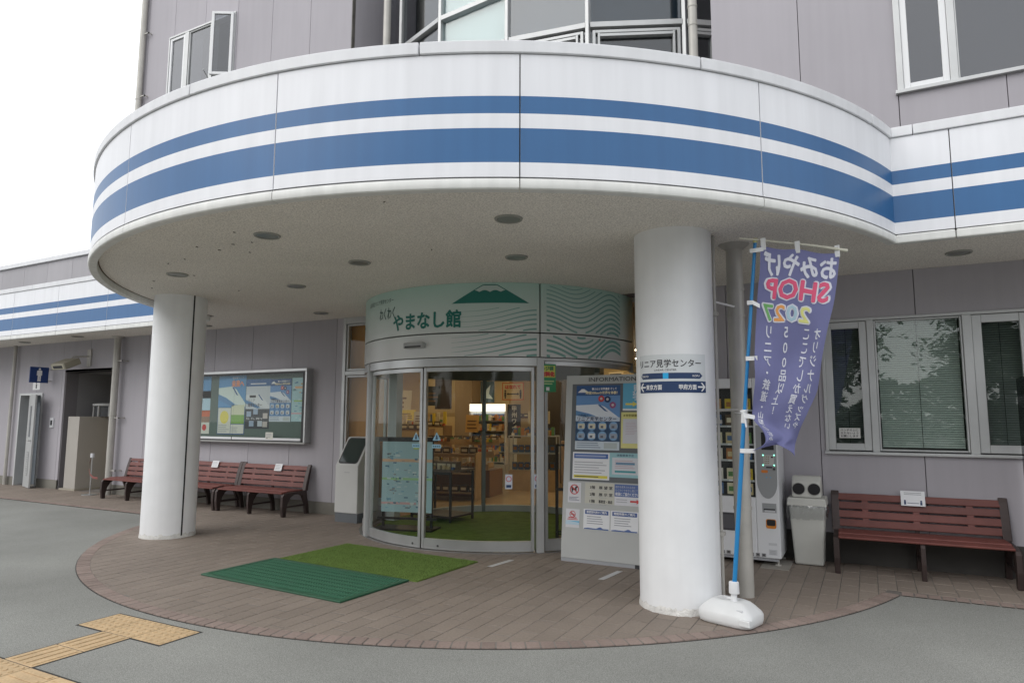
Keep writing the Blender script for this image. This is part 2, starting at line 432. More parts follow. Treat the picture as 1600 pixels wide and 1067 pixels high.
OPEN_D = (-7.23, -2.45, -.1, 3.04); OPEN_A = (-14.85, -13.05, -.1, 2.4); OPEN_T = (-16.5, -15.6, -.1, 1.98); OPEN_W = (-.42, 1.62, 1.15, 2.56)
xsL = [-8.33+J*k for k in range(-16, 2)]; xsL = [x for x in xsL if x < -7.3]+[-7.23]
wall(8.0, xsL, 0, 3.06, [OPEN_A, OPEN_T], wallm)
wall(8.0, [-2.45, -1.415, -.47, .48, 1.42, 2.37, 3.3, 4.3, 5.3], 0, 3.06, [OPEN_W], wallm)
hd = M(); hd.box(-7.23, -2.45, 8.0, 8.28, 3.04, 3.3, backm); hd.obj('lintel', bld)
# left single-storey wing parapet and upper storeys
wall(8.0, [-23.4+J*k for k in range(0, 12)]+[-12.77], 3.07, 4.86, [], wallw)
cp = M(); cp.box(-24, -12.77, 7.95, 8.35, 4.862, 4.96, coping); cp.obj('parapet_coping', bld, bevel=.006)
WL = (-12.06, -10.12, 7.0, 9.05); WR = (.45, 3.3, 4.98, 7.0)
wall(8.0, [-12.77, -11.93, -11.0, -10.08, -9.16, -8.22, -7.27], 3.07, 13, [WL], wallm)
wall(8.0, [-1.48, -.5, .455, 1.40, 2.35, 3.3, 4.25, 5.2, 6.1, 7.05, 8.0], 3.07, 13, [WR], wallm)
for q in ((-7.45, -7.268, 8.036, 9.6, 3.3, 13), (-1.478, -1.3, 8.29, 9.6, 3.3, 13)): sw = M(); sw.box(*q, wallm); sw.obj('recess_wall', bld)
sw = M(); sw.box(-13.0, -12.775, 8.0, 16, 4.0, 13, wallm); sw.obj('side_wall', bld)
ct = M(); ct.box(-7.27, -7.252, 7.985, 8.05, 3.9, 13, seal); ct.obj('corner_joint', bld)
pl = M()
for a, b in ((-24, -16.5), (-15.6, -14.85), (-13.05, -7.24)): pl.box(a, b, 7.985, 8.02, -.002, .18, plinthm)
pl.obj('plinth', bld)
pl = M(); pl.box(-2.4, 5.3, 7.986, 8.02, -.002, .3, mat('dark_plinth', (.07, .066, .06), .8, var=(3, .2))); pl.obj('plinth', bld)
# floors / dark rooms
rm = M()
rm.box(-26, 9, 8.28, 18, -.12, 0.0, mat('floor_slab', (.2, .19, .18), .8)); rm.box(-24, -12.8, 8.3, 16, 3.1, 3.3, backm)
rm.box(-7.2, -1.2, 10.0, 10.1, 3.3, 13, darkm); rm.box(-12.7, -7.5, 9.2, 9.3, 6.5, 10, darkm); rm.box(-1.2, 8, 8.9, 9.0, 4, 10, mat('room_back', (.11, .11, .12), .9))
rm.box(-12.7, 8, 8.3, 18, 3.32, 3.5, backm)
rm.obj('floor_slabs', bld)

def sash(parent, name, x0, x1, z0, z1, y, fw=.05, fd=.05, g=winglass, m=aluw, T=None, blind=None, bx=None):
    """frame mesh with pane child; pane recessed"""
    f = M()
    f.box(x0, x0+fw, y, y+fd, z0, z1, m, T); f.box(x1-fw, x1, y, y+fd, z0, z1, m, T)
    f.box(x0+fw, x1-fw, y+.001, y+fd, z0, z0+fw, m, T); f.box(x0+fw, x1-fw, y+.001, y+fd, z1-fw, z1, m, T)
    fo = f.obj(name, parent, bevel=.004, seg=1)
    p = M(); p.box(x0+fw-.005, x1-fw+.005, y+fd*.5, y+fd*.5+.006, z0+fw-.005, z1-fw+.005, g, T); p.obj('pane', fo)
    return fo
# right ground-floor window band: three lights with blinds
wf = M(); a, b, z0, z1 = OPEN_W
wf.box(a-.01, b+.01, 7.955, 8.1, z0-.03, z0+.0, aluw); wf.box(a, b, 7.975, 8.1, z1-.03, z1, aluw); wf.box(a, a+.03, 7.976, 8.1, z0, z1-.03, aluw)
wf.box(.024, .088, 7.97, 8.1, z0, z1-.03, aluw); wf.box(.872, .95, 7.97, 8.1, z0, z1-.03, aluw); wf.box(b-.2, b, 7.97, 8.1, z0, z1-.03, aluw)
wfo = wf.obj('window_band', bld, bevel=.004)
blm = mat('blind_slat', (.70, .74, .71), .55)
blk = mat('screened_slat', (.20, .215, .21), .6)
for (x0, x1, fw) in ((-.39, .022, .072), (.09, .87, .018), (.952, 1.418, .08)):
    sash(bld, 'window', x0, x1, z0+.012, z1-.035, 7.985, fw=fw)
    bl = M(); k = 0
    zz = z0+.05
    while zz < z1-.05:
        bl.add([(x0+.03, 8.075, zz), (x1-.03, 8.075, zz), (x1-.03, 8.09, zz+.02), (x0+.03, 8.09, zz+.02)], [(0, 1, 2, 3)], blm if fw < .03 else blk); zz += .0235
    bl.box((x0+x1)/2-.002, (x0+x1)/2+.002, 8.07, 8.073, z0+.05, z1-.05, ink)
    bl.obj('blind', wfo)
bx = M(); bx.box(-.5, 1.7, 8.29, 8.32, .9, 2.9, mat('office_back', (.1, .1, .1), .9)); bx.box(-.5, 1.7, 8.1, 8.3, 1.0, 1.14, backm); bx.obj('office_wall', bld)
# amber window left of the vestibule
amb = mat('amber_blind', (.55, .27, .09), .8, streak=.12)
wo = M(); wo.box(-7.229, -7.17, 7.97, 8.1, .2, 3.04, aluw); wo.box(-7.17, -6.3, 7.972, 8.1, 2.135, 2.20, aluw); wo.box(-7.17, -6.3, 7.972, 8.1, .2, .27, aluw); wo.box(-7.17, -6.3, 7.972, 8.1, 2.94, 3.04, aluw); wo.box(-7.23, -6.3, 7.98, 8.28, 0, .2, wallm)
woo = wo.obj('window_band', bld, bevel=.004)
sash(bld, 'window', -7.165, -6.3, 2.205, 2.935, 7.99, fw=.03, g=caseglass); sash(bld, 'window', -7.165, -6.3, .275, 2.13, 7.99, fw=.03, g=caseglass)
q = M(); q.box(-7.2, -6.3, 8.12, 8.13, .2, 2.95, amb); q.obj('blind', woo)
# upper left windows: casement, fixed light, open casement
uf = M(); a, b, z0, z1 = WL
uf.box(a, b, 7.97, 8.1, z1-.035, z1, aluw); uf.box(a, a+.035, 7.972, 8.1, z0, z1-.035, aluw); uf.box(b-.035, b, 7.972, 8.1, z0, z1-.035, aluw)
uf.box(-11.56, -11.45, 7.972, 8.1, z0, z1-.035, aluw); uf.box(-10.80, -10.72, 7.972, 8.1, z0, z1-.035, aluw); uf.box(a, b, 7.973, 8.1, 7.62, 7.70, aluw)
uf.obj('window_band', bld, bevel=.004)
whitesash = mat('white_sash', (.74, .75, .76), .4)
upg = glass('upper_glass', (.5, .52, .56), 2.6, 1.6)
sash(bld, 'window', -12.02, -11.57, 7.70, z1-.04, 7.985, g=upg, m=whitesash); sash(bld, 'window', -11.44, -10.81, 7.70, z1-.04, 7.985, fw=.02, g=upg)
ca, sa = cos(R(30)), sin(R(30))
TT = lambda x, y, z: (-10.14+(x*ca)+y*sa*0+(y)*sa*1.0, 7.96+(x*sa)-(y)*ca, z)
sash(bld, 'open_window', -.40, 0, 7.78, 9.02, -.02, g=glass('sash_glass', (.45, .47, .5), 2.6, 1.6), m=whitesash, T=TT)
arm = M(); arm.tube([(-10.7, 7.98, 7.74), (-10.45, 7.6, 7.8)], .008, alu, 6); arm.obj('window_stay', bld)
# upper right windows
uf = M(); a, b, z0, z1 = WR
uf.box(a-.02, b, 7.95, 8.1, z0-.03, z0+.01, aluw); uf.box(a, a+.06, 7.965, 8.1, z0+.01, z1, aluw); uf.box(.93, 1.0, 7.965, 8.1, z0+.01, z1, aluw); uf.box(a, b, 7.966, 8.1, z1-.05, z1, aluw)
ufo = uf.obj('window_band', bld, bevel=.004)
sash(bld, 'window', .512, .928, z0+.012, z1-.055, 7.98, fw=.06, m=whitesash, g=upg); sash(bld, 'window', 1.002, 3.2, z0+.012, z1-.055, 7.985, fw=.015, g=upg)
q = M(); q.box(.5, 3.2, 8.14, 8.15, 5, 7, mat('grey_roller_blind', (.10, .10, .105), .8)); q.obj('blind', ufo)

# bay of faceted glazing
BC = (-4.38, 12.5); BR = 4.64
bxs = [-7.24, -6.55, -5.49, -4.26, -3.11, -1.93, -1.5]
bp = [(x, BC[1]-sqrt(BR**2-(x-BC[0])**2)) for x in bxs]
bay = M()
for i, (x, y) in enumerate(bp):
    if 0 < i < len(bp)-1: bay.box(x-.025, x+.025, y-.04, y+.1, 3.5, 13, aluw)
bayo = bay.obj('bay_mullions', bld, bevel=.004)
reflp = mat('painted_bay_reflection', (.58, .66, .74), .7, var=(.8, .15))  # sky reflection of the bright bay facet, painted as a pale sheet behind it
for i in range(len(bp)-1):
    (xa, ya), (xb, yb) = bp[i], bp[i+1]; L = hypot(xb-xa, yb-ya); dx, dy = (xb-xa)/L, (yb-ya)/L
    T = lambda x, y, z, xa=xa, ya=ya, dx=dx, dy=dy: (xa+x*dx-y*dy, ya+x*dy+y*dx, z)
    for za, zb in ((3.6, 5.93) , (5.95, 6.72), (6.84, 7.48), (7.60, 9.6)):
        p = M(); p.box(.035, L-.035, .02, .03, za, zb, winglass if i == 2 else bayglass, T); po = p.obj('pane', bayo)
    tr = M()
    for zt in (6.72, 7.48): tr = M(); tr.box(.03, L-.03, -.04, .06, zt+.02, zt+.095, aluw, T); tr.obj('bay_transom', bayo, bevel=.003, seg=1)
    if i >= 2:
        fz0, fz1 = 5.95, 6.70; tr = M()
        tr.box(.06, .10, -.03, .05, fz0, fz1, aluw, T); tr.box(L-.10, L-.06, -.03, .05, fz0, fz1, aluw, T); tr.box(.10, L-.10, -.03, .05, fz1-.04, fz1, aluw, T)
        tr.obj('awning_frame', bayo, bevel=.003, seg=1); tr = M()
        tr.box(.13, .16, -.045, .04, fz0, fz1-.05, aluw, T); tr.box(L-.16, L-.13, -.045, .04, fz0, fz1-.05, aluw, T); tr.box(.16, L-.16, -.045, .04, fz1-.10, fz1-.06, aluw, T); tr.obj('awning_sash', bayo, bevel=.003, seg=1)
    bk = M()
    if i == 2: bk.box(.02, L-.02, .07, .08, 6.0, 9.6, reflp, T)
    else:
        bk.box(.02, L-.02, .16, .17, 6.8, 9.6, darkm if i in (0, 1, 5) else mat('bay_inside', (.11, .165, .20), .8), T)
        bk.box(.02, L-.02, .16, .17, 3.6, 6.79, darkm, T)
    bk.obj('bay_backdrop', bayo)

# canopy ============================================================
can = thing('entrance_canopy', 'white curved entrance canopy with two blue bands carried on round columns', 'canopy', (-4.29, 7.9, 0))
CC = (-4.29, 7.91); CR = 4.81
FR, FL = 6.40, 6.84      # straight fascia planes right and left
zs = [(3.045, 3.143, panelw), (3.143, 3.375, blue), (3.375, 3.475, panelw), (3.475, 3.595, blue), (3.595, 3.885, panelw)]
aR0 = math.degrees(atan2(FR-CC[1], sqrt(CR**2-(FR-CC[1])**2)))
aL0 = math.degrees(atan2(FL-CC[1], -sqrt(CR**2-(FL-CC[1])**2)))-0
if aL0 > 0: aL0 -= 360
js = [aL0]+[a for a in (-163.5, -142.8, -122.2, -101.65, -81.0, -60.5, -39.5) if a > aL0+3]+[aR0]
def banded(mm, mk):
    for z0, z1, m in zs: mk(mm, z0, z1, m)
gj = .05
def strip_arc(mm, c, r, a0, a1, z0, z1, m, n):
    vs = []
    for i in range(n+1):
        a = R(a0+(a1-a0)*i/n); vs += [(c[0]+r*cos(a), c[1]+r*sin(a), z0), (c[0]+r*cos(a), c[1]+r*sin(a), z1)]
    mm.add(vs, [(2*i, 2*i+2, 2*i+3, 2*i+1) for i in range(n)], m)
for k, (a0, a1) in enumerate(zip(js, js[1:])):
    p = M(); A0 = a0+(gj if k else 0); A1 = a1-(gj if k < len(js)-2 else 0)
    n = max(4, int((A1-A0)/1.2))
    for z0, z1, m in zs: strip_arc(p, CC, CR, A0, A1, z0, z1, m, n)
    strip_arc(p, CC, CR-.03, A0, A1, 3.045, 3.885, panelw, n)
    for a in (A0, A1):
        a = R(a); p.add([(CC[0]+r*cos(a), CC[1]+r*sin(a), z) for r, z in ((CR-.03, 3.045), (CR, 3.045), (CR, 3.885), (CR-.03, 3.885))], [(0, 1, 2, 3)], panelw)
    p.obj('fascia_panel', can, smooth=30)
def straight(x0, x1, y, js):
    cuts = [x0]+[j for j in js if x0 < j < x1]+[x1]
    for i, (a, b) in enumerate(zip(cuts, cuts[1:])):
        p = M(); l = a+(.004 if i else 0); r = b-(.004 if i < len(cuts)-2 else 0)
        for z0, z1, m in zs: p.add([(l, y, z0), (r, y, z0), (r, y, z1), (l, y, z1)], [(0, 1, 2, 3)], m)
        p.box(l, r, y+.001, y+.03, 3.045, 3.885, panelw)
        p.obj('fascia_panel', can)
xR = CC[0]+CR*cos(R(aR0)); xL = CC[0]+CR*cos(R(aL0))
straight(xR, 5.4, FR, [.705, 2.2, 3.7]); straight(-24, xL, FL, [-23.8+1.527*k for k in range(12)])
# backing, lip, coping
bk = M()
bk.arc(CC, CR-.2, CR-.032, aL0, aR0, 3.045, 3.88, seal, 2); bk.box(xR-.02, 5.4, FR+.032, FR+.2, 3.045, 3.88, seal); bk.box(-24, xL+.02, FL+.032, FL+.2, 3.045, 3.88, seal)
bk.obj('canopy_core', can)
def lip_arc(a0, a1):
    prof = [(-.07, 3.036), (-.07, 2.968), (-.064, 2.963), (-.004, 2.963), (.006, 2.970), (.010, 2.982), (.010, 3.02), (.004, 3.033), (-.02, 3.036)]
    p = M(); n = int((a1-a0)/1.5); vs = []
    for i in range(n+1):
        a = R(a0+(a1-a0)*i/n)
        vs += [(CC[0]+(CR+r)*cos(a), CC[1]+(CR+r)*sin(a), z) for r, z in prof]
    K = len(prof); fs = [(i*K+j, (i+1)*K+j, (i+1)*K+(j+1) % K, i*K+(j+1) % K) for i in range(n) for j in range(K)]+[tuple(range(K)), tuple(n*K+j for j in range(K))]
    p.add(vs, fs, creamw); p.obj('lip_moulding', can, smooth=28)
for k, (a0, a1) in enumerate(zip(js, js[1:])): lip_arc(a0+.04, a1-.04 if k < len(js)-2 else a1+.1)
for x0, x1, y, jj in ((xR-.004, 5.4, FR, [.705, 2.2, 3.7]), (-24, xL+.004, FL, [-23.8+1.527*k for k in range(12)])):
    cuts = [x0]+[j for j in jj if x0 < j < x1]+[x1]
    for a, b in zip(cuts, cuts[1:]):
        p = M(); p.box(a+.003, b-.003, y-.010, y+.07, 2.963, 3.036, creamw); p.obj('lip_moulding', can, bevel=.012)
cj = [aL0+.5, -160, -137, -114, -91.1, -68.5, -45.4, -23.2, aR0+.25]
for a0, a1 in zip(cj, cj[1:]):
    p = M(); p.arc(CC, CR-.22, CR+.018, a0+.05, a1-.05, 3.889, 3.975, coping, 1.2); p.obj('coping_piece', can, bevel=.006, smooth=30)
for x0, x1, y, jj in ((xR+.01, 5.4, FR, [.45, 1.9, 3.4]), (-24, xL-.01, FL, [-20, -17, -14, -11])):
    cuts = [x0]+[j for j in jj if x0 < j < x1]+[x1]
    for a, b in zip(cuts, cuts[1:]):
        p = M(); p.box(a+.003, b-.003, y-.018, y+.22, 3.889, 3.975, coping); p.obj('coping_piece', can, bevel=.006)
# soffit sheet (one outline), trim ring, roof deck
def outline(rr, fr, fl):
    r = CR-rr; a_r = atan2(FR+fr-CC[1], sqrt(r*r-(FR+fr-CC[1])**2)); a_l = atan2(FL+fl-CC[1], -sqrt(r*r-(FL+fl-CC[1])**2))
    if a_l > 0: a_l -= 2*pi
    pts = [(5.4, FR+fr)]+[(CC[0]+r*cos(a_r+(a_l-a_r)*i/110), CC[1]+r*sin(a_r+(a_l-a_r)*i/110)) for i in range(111)]+[(-24, FL+fl)]
    return pts
p = M(); P = outline(.08, .08, .08)+[(-24, 7.998), (5.4, 7.998)]; p.prism(P, 3.04, 3.09, soffitm); p.obj('soffit', can)
p = M(); A, B = outline(.068, .068, .068), outline(.082, .082, .082); n = len(A)
p.add([(x, y, 3.036) for x, y in A]+[(x, y, 3.036) for x, y in B]+[(x, y, 3.039) for x, y in B], [(i, i+1, n+i+1, n+i) for i in range(n-1)]+[(n+i, n+i+1, 2*n+i+1, 2*n+i) for i in range(n-1)], mat('brown_sealant', (.14, .10, .07), .8)); p.obj('soffit_bead', can)
p = M(); P = outline(.02, .02, .02)+[(-24, 8.0), (5.4, 8.0)]; p.prism(P, 3.80, 3.86, seal); p.obj('roof_deck', can)
p = M()
fk = mat('flake_stain', (.07, .055, .045), .9)
for x, y in [(-5.36, 3.93), (-5.28, 4.1), (-5.0, 4.02), (-4.65, 3.75), (-4.78, 4.05), (-5.9, 4.2), (-6.2, 4.25), (-7.2, 4.75), (-7.6, 5.0), (-7.75, 5.6), (-6.5, 4.75), (-3.0, 3.7), (-5.1, 4.3), (-3.5, 5.0), (-6.8, 5.6)]:
    a = random.uniform(0, 3); L = random.uniform(.012, .03)
    p.tube([(x, y, 3.038), (x+L*cos(a), y+L*sin(a), 3.035), (x+L*cos(a)+.01, y+L*sin(a)-.012, 3.032)], .0035, fk, 5)
po = p.obj('soffit_specks', can, kind='stuff')

# downlights --------------------------------------------------------
dl = None
DL = [(-2.41, 4.48, 'recessed downlight near the front rim right of the entrance axis'), (-4.48, 3.96, 'recessed downlight closest to the front rim of the canopy'), (-6.61, 4.64, 'recessed downlight above the near side of the left column'),
      (-2.94, 5.63, 'recessed downlight above the mountain sign of the vestibule'), (-4.45, 5.11, 'recessed downlight in the middle of the canopy soffit'), (-5.94, 5.72, 'recessed downlight in the soffit right of the left column'),
      (-7.18, 7.42, 'recessed downlight above the right end of the notice showcase'), (.82, 7.36, 'recessed downlight over the right bench'), (-9.96, 7.57, 'recessed downlight just right of the left column by the wall'),
      (-13.6, 7.5, 'recessed downlight above the beige cabinet at far left'), (-15.7, 7.6, 'recessed downlight above the open toilet door')]
for x, y, lab in DL:
    if dl is None:
        dl = thing('downlight', lab, 'downlight', (x, y, 3.0), group='downlights in the soffit'); p = M()
        p.lathe([(.094, -.010), (.106, -.012), (.112, 0.001), (.090, .001)], mat('downlight_rim', (.30, .30, .27), .5), 28, ring=True); local(p.obj('trim_ring', dl, smooth=40))
        p = M(); p.cyl(0, 0, .093, -.006, -.003, mat('lamp_lens', (.17, .185, .16), .12), 28); local(p.obj('lens', dl))
        o = dl
    else: o = copy_tree(dl); o['label'] = lab
    o.location = (x, y, 3.0385)

# columns -----------------------------------------------------------
def column(x, y, r, label, strip_ang):
    c = M(); prof = [(r, 0.0), (r, 3.0)]; n = 64
    c.lathe([(r, .04), (r, 3.05)], colm, n, (x, y))
    o = c.obj('column', smooth=40); tag(o, label, 'column', 'round white columns under the canopy')
    b = M(); vs = []; k = 96
    for j in range(3):
        for i in range(k):
            a = 2*pi*i/k; rr = r+[.006, .004, -.001][j]+random.uniform(0, .004)*(j < 2); zt = [-.01, .02, .05+random.uniform(-.015, .02)][j]
            vs.append((x+rr*cos(a), y+rr*sin(a), zt))
    b.add(vs, [(j*k+i, j*k+(i+1) % k, (j+1)*k+(i+1) % k, (j+1)*k+i) for j in range(2) for i in range(k)], colbase); b.obj('column_foot', o, smooth=60)
    s = M(); a = R(strip_ang); T = lambda u, v, z: (x+(r+v)*cos(a)-u*sin(a), y+(r+v)*sin(a)+u*cos(a), z)
    s.box(-.009, .009, -.01, .004, .02, 3.04, black, T); s.obj('joint_strip', o)
    return o
cl = column(-7.92, 5.64, .317, 'left white column carrying the canopy in front of the benches', -7)
crr = column(-1.415, 5.586, .32, 'right white column with the blue direction sign beside the flag', 100)
p = M(); p.tube([(-1.10, 5.72, 0), (-1.10, 5.72, 3.04)], .012, gmetal, 8)
for z in (.55, 1.45, 2.35): p.box(-1.125, -1.075, 5.69, 5.75, z, z+.03, gmetal)
p.obj('conduit', crr)

# steel downpipes ---------------------------------------------------
def pipe(x, y, r, z0, z1, label, rings, br=None, cap=True):
    p = M(); p.cyl(x, y, r, z0, z1, gmetal, 28); o = p.obj('downpipe', smooth=40); tag(o, label, 'pipe')
    for z in rings:
        q = M(); q.cyl(x, y, r+.006, z, z+.022, gmetal, 28); q.obj('pipe_collar', o, smooth=40)
    if br:
        for z in br: q = M(); q.box(x+r-.01, x+r+.14, y-.012, y+.012, z, z+.02, gmetal); q.box(x+r+.12, x+r+.14, y-.012, 8.0, z, z+.02, gmetal); q.obj('pipe_bracket', o)
    if cap: q = M(); q.cyl(x, y, r*1.05, z1-.05, z1, gmetal, 28, r1=r*1.9); q.obj('pipe_flange', o, smooth=40)
    return o
pr = pipe(-.995, 6.12, .071, 0, 3.04, 'grey steel downpipe rising behind the blue flagpole', [.72, 2.38, 2.62])
q = M(); q.tube([(-1.10, 5.735, 1.56), (-1.06, 5.9, 1.565), (-1.0, 6.045, 1.565)], .012, gmetal, 6); q.tube([(-1.10, 5.735, 2.47), (-1.0, 6.05, 2.47)], .01, wht, 6); q.obj('pipe_strap', pr)
pipe(-12.91, 7.88, .062, 0, 3.04, 'grey downpipe at the left wall beside the recessed alcove', [1.5], [.45, 1.45, 2.55])
pipe(-16.73, 7.93, .035, 0, 3.04, 'thin dark downpipe left of the toilet door', [], cap=False)
pipe(-12.86, 7.93, .055, 4.0, 13, 'slim grey downpipe at the upper left building corner', [7.9], [6.6, 7.95, 9.3, 10.6], cap=False)
pipe(-6.62, 8.1, .06, 4.0, 13, 'white downpipe left of the glazed bay', [], cap=False)
pipe(-1.70, 8.0, .055, 4.0, 13, 'white downpipe right of the glazed bay', [6.35, 6.6], cap=False)

# ================================================================== VESTIBULE DRUM
VC = (-4.57, 8.33); VR = 1.9
ves = thing('entrance_vestibule', 'round glazed entrance vestibule with curved sliding doors and mint sign band', 'entrance', (VC[0], VC[1], 0))
mint = mat('mint_print', (.44, .47, .46), .35)
t = mint.node_tree; b_ = t.nodes['Principled BSDF']; ge = t.nodes.new('ShaderNodeNewGeometry'); sp = t.nodes.new('ShaderNodeSeparateXYZ'); mr = N(t, 'ShaderNodeMapRange')
mr.inputs[1].default_value = 2.35; mr.inputs[2].default_value = 3.04; mx = t.nodes.new('ShaderNodeMix'); mx.data_type = 'RGBA'
mx.inputs[6].default_value = (.66, .67, .665, 1); mx.inputs[7].default_value = (.43, .62, .56, 1)   # the printed foil fades from white to mint
t.links.new(ge.outputs['Position'], sp.inputs[0]); t.links.new(sp.outputs[2], mr.inputs[0]); t.links.new(mr.outputs[0], mx.inputs[0]); t.links.new(mx.outputs[2], b_.inputs['Base Color'])
AJ = -48.3
for a0, a1 in ((-172, AJ-.25), (AJ+.25, -.4)):
    for z0, z1 in ((2.185, 2.452), (2.468, 3.038)):
        p = M(); p.arc(VC, VR-.03, VR+.02, a0, a1, z0, z1, mint, 1.5); p.obj('sign_panel', ves, smooth=30)
p = M(); p.arc(VC, VR-.08, VR-.035, -174, 14, 2.17, 3.038, black, 3); p.arc(VC, VR-.03, VR+.024, -.3, 1.2, 2.07, 3.038, aluw, 1); p.obj('header_core', ves)
p = M(); p.arc(VC, VR-.09, VR+.012, -172, AJ-.9, 2.075, 2.178, alu, 1.5); p.arc(VC, VR-.09, VR+.0, AJ+1.5, 14, 2.14, 2.178, aluw, 1.5); p.obj('header_rail', ves, bevel=.006, smooth=30)
p = M(); p.arc(VC, VR-.12, VR+.03, -174, 14, -.001, .006, mat('floor_track', (.25, .24, .23), .4, .6), 1.5); p.obj('floor_track', ves)
def leaf(name, a0, a1, r, z0=.012, z1=2.07, st=1.15, rail=.115, hole=None, g=clear):
    f = M(); f.arc(VC, r-.035, r, a0, a1, z0, z0+rail, alu, 1.2); f.arc(VC, r-.035, r, a0, a1, z1-.05, z1, alu, 1.2)
    f.arc(VC, r-.038, r+.003, a0, a0+st, z0+.001, z1, alu, 1); f.arc(VC, r-.038, r+.003, a1-st, a1, z0+.001, z1, alu, 1)
    fo = f.obj(name, ves, bevel=.003, smooth=30, seg=1)
    p = M(); p.arc(VC, r-.022, r-.014, a0+st-.1, a1-st+.1, z0+rail-.005, z1-.045, g, 1.5); p.obj('pane', fo, smooth=30)
    return fo
l1 = leaf('sliding_door', -124, -91.0, VR-.02); l2 = leaf('sliding_door', -90.6, -50.0, VR-.02)
l3 = leaf('side_glass', -46.4, 12, VR-.01, z1=2.14, rail=.13); l4 = leaf('side_glass', -172, -127.5, VR-.01, z1=2.10, rail=.13)
for a0, a1 in ((-49.4, -46.9), (-127.2, -124.6)): p = M(); p.arc(VC, VR-.06, VR+.025, a0, a1, 0.0, 2.175, aluw, 1); p.obj('jamb_post', ves, bevel=.004, smooth=30)
for a, lf in ((-94.3, l1), (-83.8, l2)):
    A = R(a); T = lambda u, v, w, A=A: (VC[0]+(VR-.016+w)*cos(A)-u*sin(A), VC[1]+(VR-.016+w)*sin(A)+u*cos(A), v)
    p = M(); T2 = lambda x, y, z, T=T: T(x, .055+y, z); p.lathe([(.013, -.002), (.013, .002), (.008, .004), (.001, .004)], mat('lock_steel', (.12, .12, .12), .3, .8), 16, T=T2); p.obj('lock', lf)
# sign print on the drum
def FV(L): return lambda u, v, dl=0: (VC[0]+(VR+.0205+.0012*L+dl)*cos(R(-90)+u/VR), VC[1]+(VR+.0205+.0012*L+dl)*sin(R(-90)+u/VR), v)
def au(x, y): return (atan2(y-VC[1], x-VC[0])+pi/2)*VR
pr_ = M()
pr_.text('やまなし館', .215, FV(3), teal, bold=.0065, u=-.50, v=2.545, width=.97)
pr_.text('わくわく', .17, FV(3), flat((.02, .09, .08)), u=-.82, v=2.70, width=.34, bold=.0015)
pr_.text('山梨県立リニア見学センター', .062, FV(3), flat((.03, .08, .08)), u=-1.17, v=2.90, width=.66)
pr_.obj('sign_lettering', ves); pr_ = M()
f0, f1 = au(-4.21, 6.444), au(-3.391, 6.815); fm = (f0+f1)/2; fz0, fz1 = 2.80, 3.015
fuji = [(f0, fz0), (f1, fz0), (fm+.16, fz1-.035), (fm+.09, fz1), (fm-.09, fz1), (fm-.16, fz1-.035)]
n = 30
for i in range(n):       # strips keep the large shape on the cylinder
    ua, ub = f0+(f1-f0)*i/n, f0+(f1-f0)*(i+1)/n
    hgt = lambda u: min(fz1, fz0+(fz1-fz0)*min((u-f0)/(fm-.08-f0), (f1-u)/(f1-fm-.08)))
    pr_.pol(FV(2), [(ua, fz0), (ub, fz0), (ub, hgt(ub)), (ua, hgt(ua))], teal)
wt_ = flat((.50, .60, .57)); n = 26
for i in range(n):
    ua, ub = fm-.23+.46*i/n, fm-.23+.46*(i+1)/n
    tp = lambda u: min(fz1-.012, fz0+(fz1-fz0)*min((u-f0)/(fm-.08-f0), (f1-u)/(f1-fm-.08))-.012)
    bt = lambda u: fz1-.088+.022*abs(sin((u-fm)*26))
    if tp((ua+ub)/2) > bt((ua+ub)/2): pr_.pol(FV(4), [(ua, min(bt(ua), tp(ua))), (ub, min(bt(ub), tp(ub))), (ub, tp(ub)), (ua, tp(ua))], wt_)
pr_.obj('mountain_emblem', ves); pr_ = M()
for k in range(18):
    pts = []
    for i in range(71):
        u = -.15+i*(2.75)/70
        s_ = (u+.15)/2.75
        z = 3.03-.057*k+.10*s_+.085*math.exp(-((s_-.50-.004*k)/.15)**2)-.075*math.exp(-((s_-.71-.003*k)/.09)**2)+.16*math.exp(-((s_-.93)/.10)**2)+.02*sin(s_*9+k*.25)
        pts.append((u, z))
    w = .0020+.0004*k
    for (ua, za), (ub, zb) in zip(pts, pts[1:]):
        s_ = (ua+.15)/2.75
        ww = w*min(1, max(.0, s_*2.2-.25)+.0)*(1+s_*1.2)
        if ww < .0012: continue
        if min(za, zb) < 2.19 or max(za, zb) > 3.02 or (2.447 < max(za, zb)+ww and min(za, zb)-ww < 2.473): continue
        if abs(ua-au(VC[0]+VR*cos(R(AJ)), VC[1]+VR*sin(R(AJ)))) < .05: continue
        if f0-.03 < ua < f1+.05 and za > 2.74: continue
        pr_.add([FV(2)(ua, za-ww), FV(2)(ub, zb-ww), FV(2)(ub, zb+ww), FV(2)(ua, za+ww)], [(0, 1, 2, 3)], tealL)
pr_.obj('wave_lines', ves, kind='stuff'); pr_ = M()
for i in range(24):
    ang0, ang1 = pi/2-pi*i/24, pi/2-pi*(i+1)/24
    c0, c1 = (-1.62+.29*cos(ang0), 2.50+.36*sin(ang0)), (-1.62+.29*cos(ang1), 2.50+.36*sin(ang1))
    if 2.19 < c1[1] and c0[1] < 2.99 and not (2.44 < (c0[1]+c1[1])/2 < 2.48):
        pr_.pol(FV(1), [(-1.95, c1[1]), (-1.95, c0[1]), c0, c1], flat((.28, .38, .35)))
for v_, w_ in ((2.66, .22), (2.58, .16), (2.52, .12)): pr_.rect(FV(2), -1.68, -1.68+w_, v_, v_+.02, flat((.17, .27, .25)), nu=4)
pr_.obj('round_patch', ves)
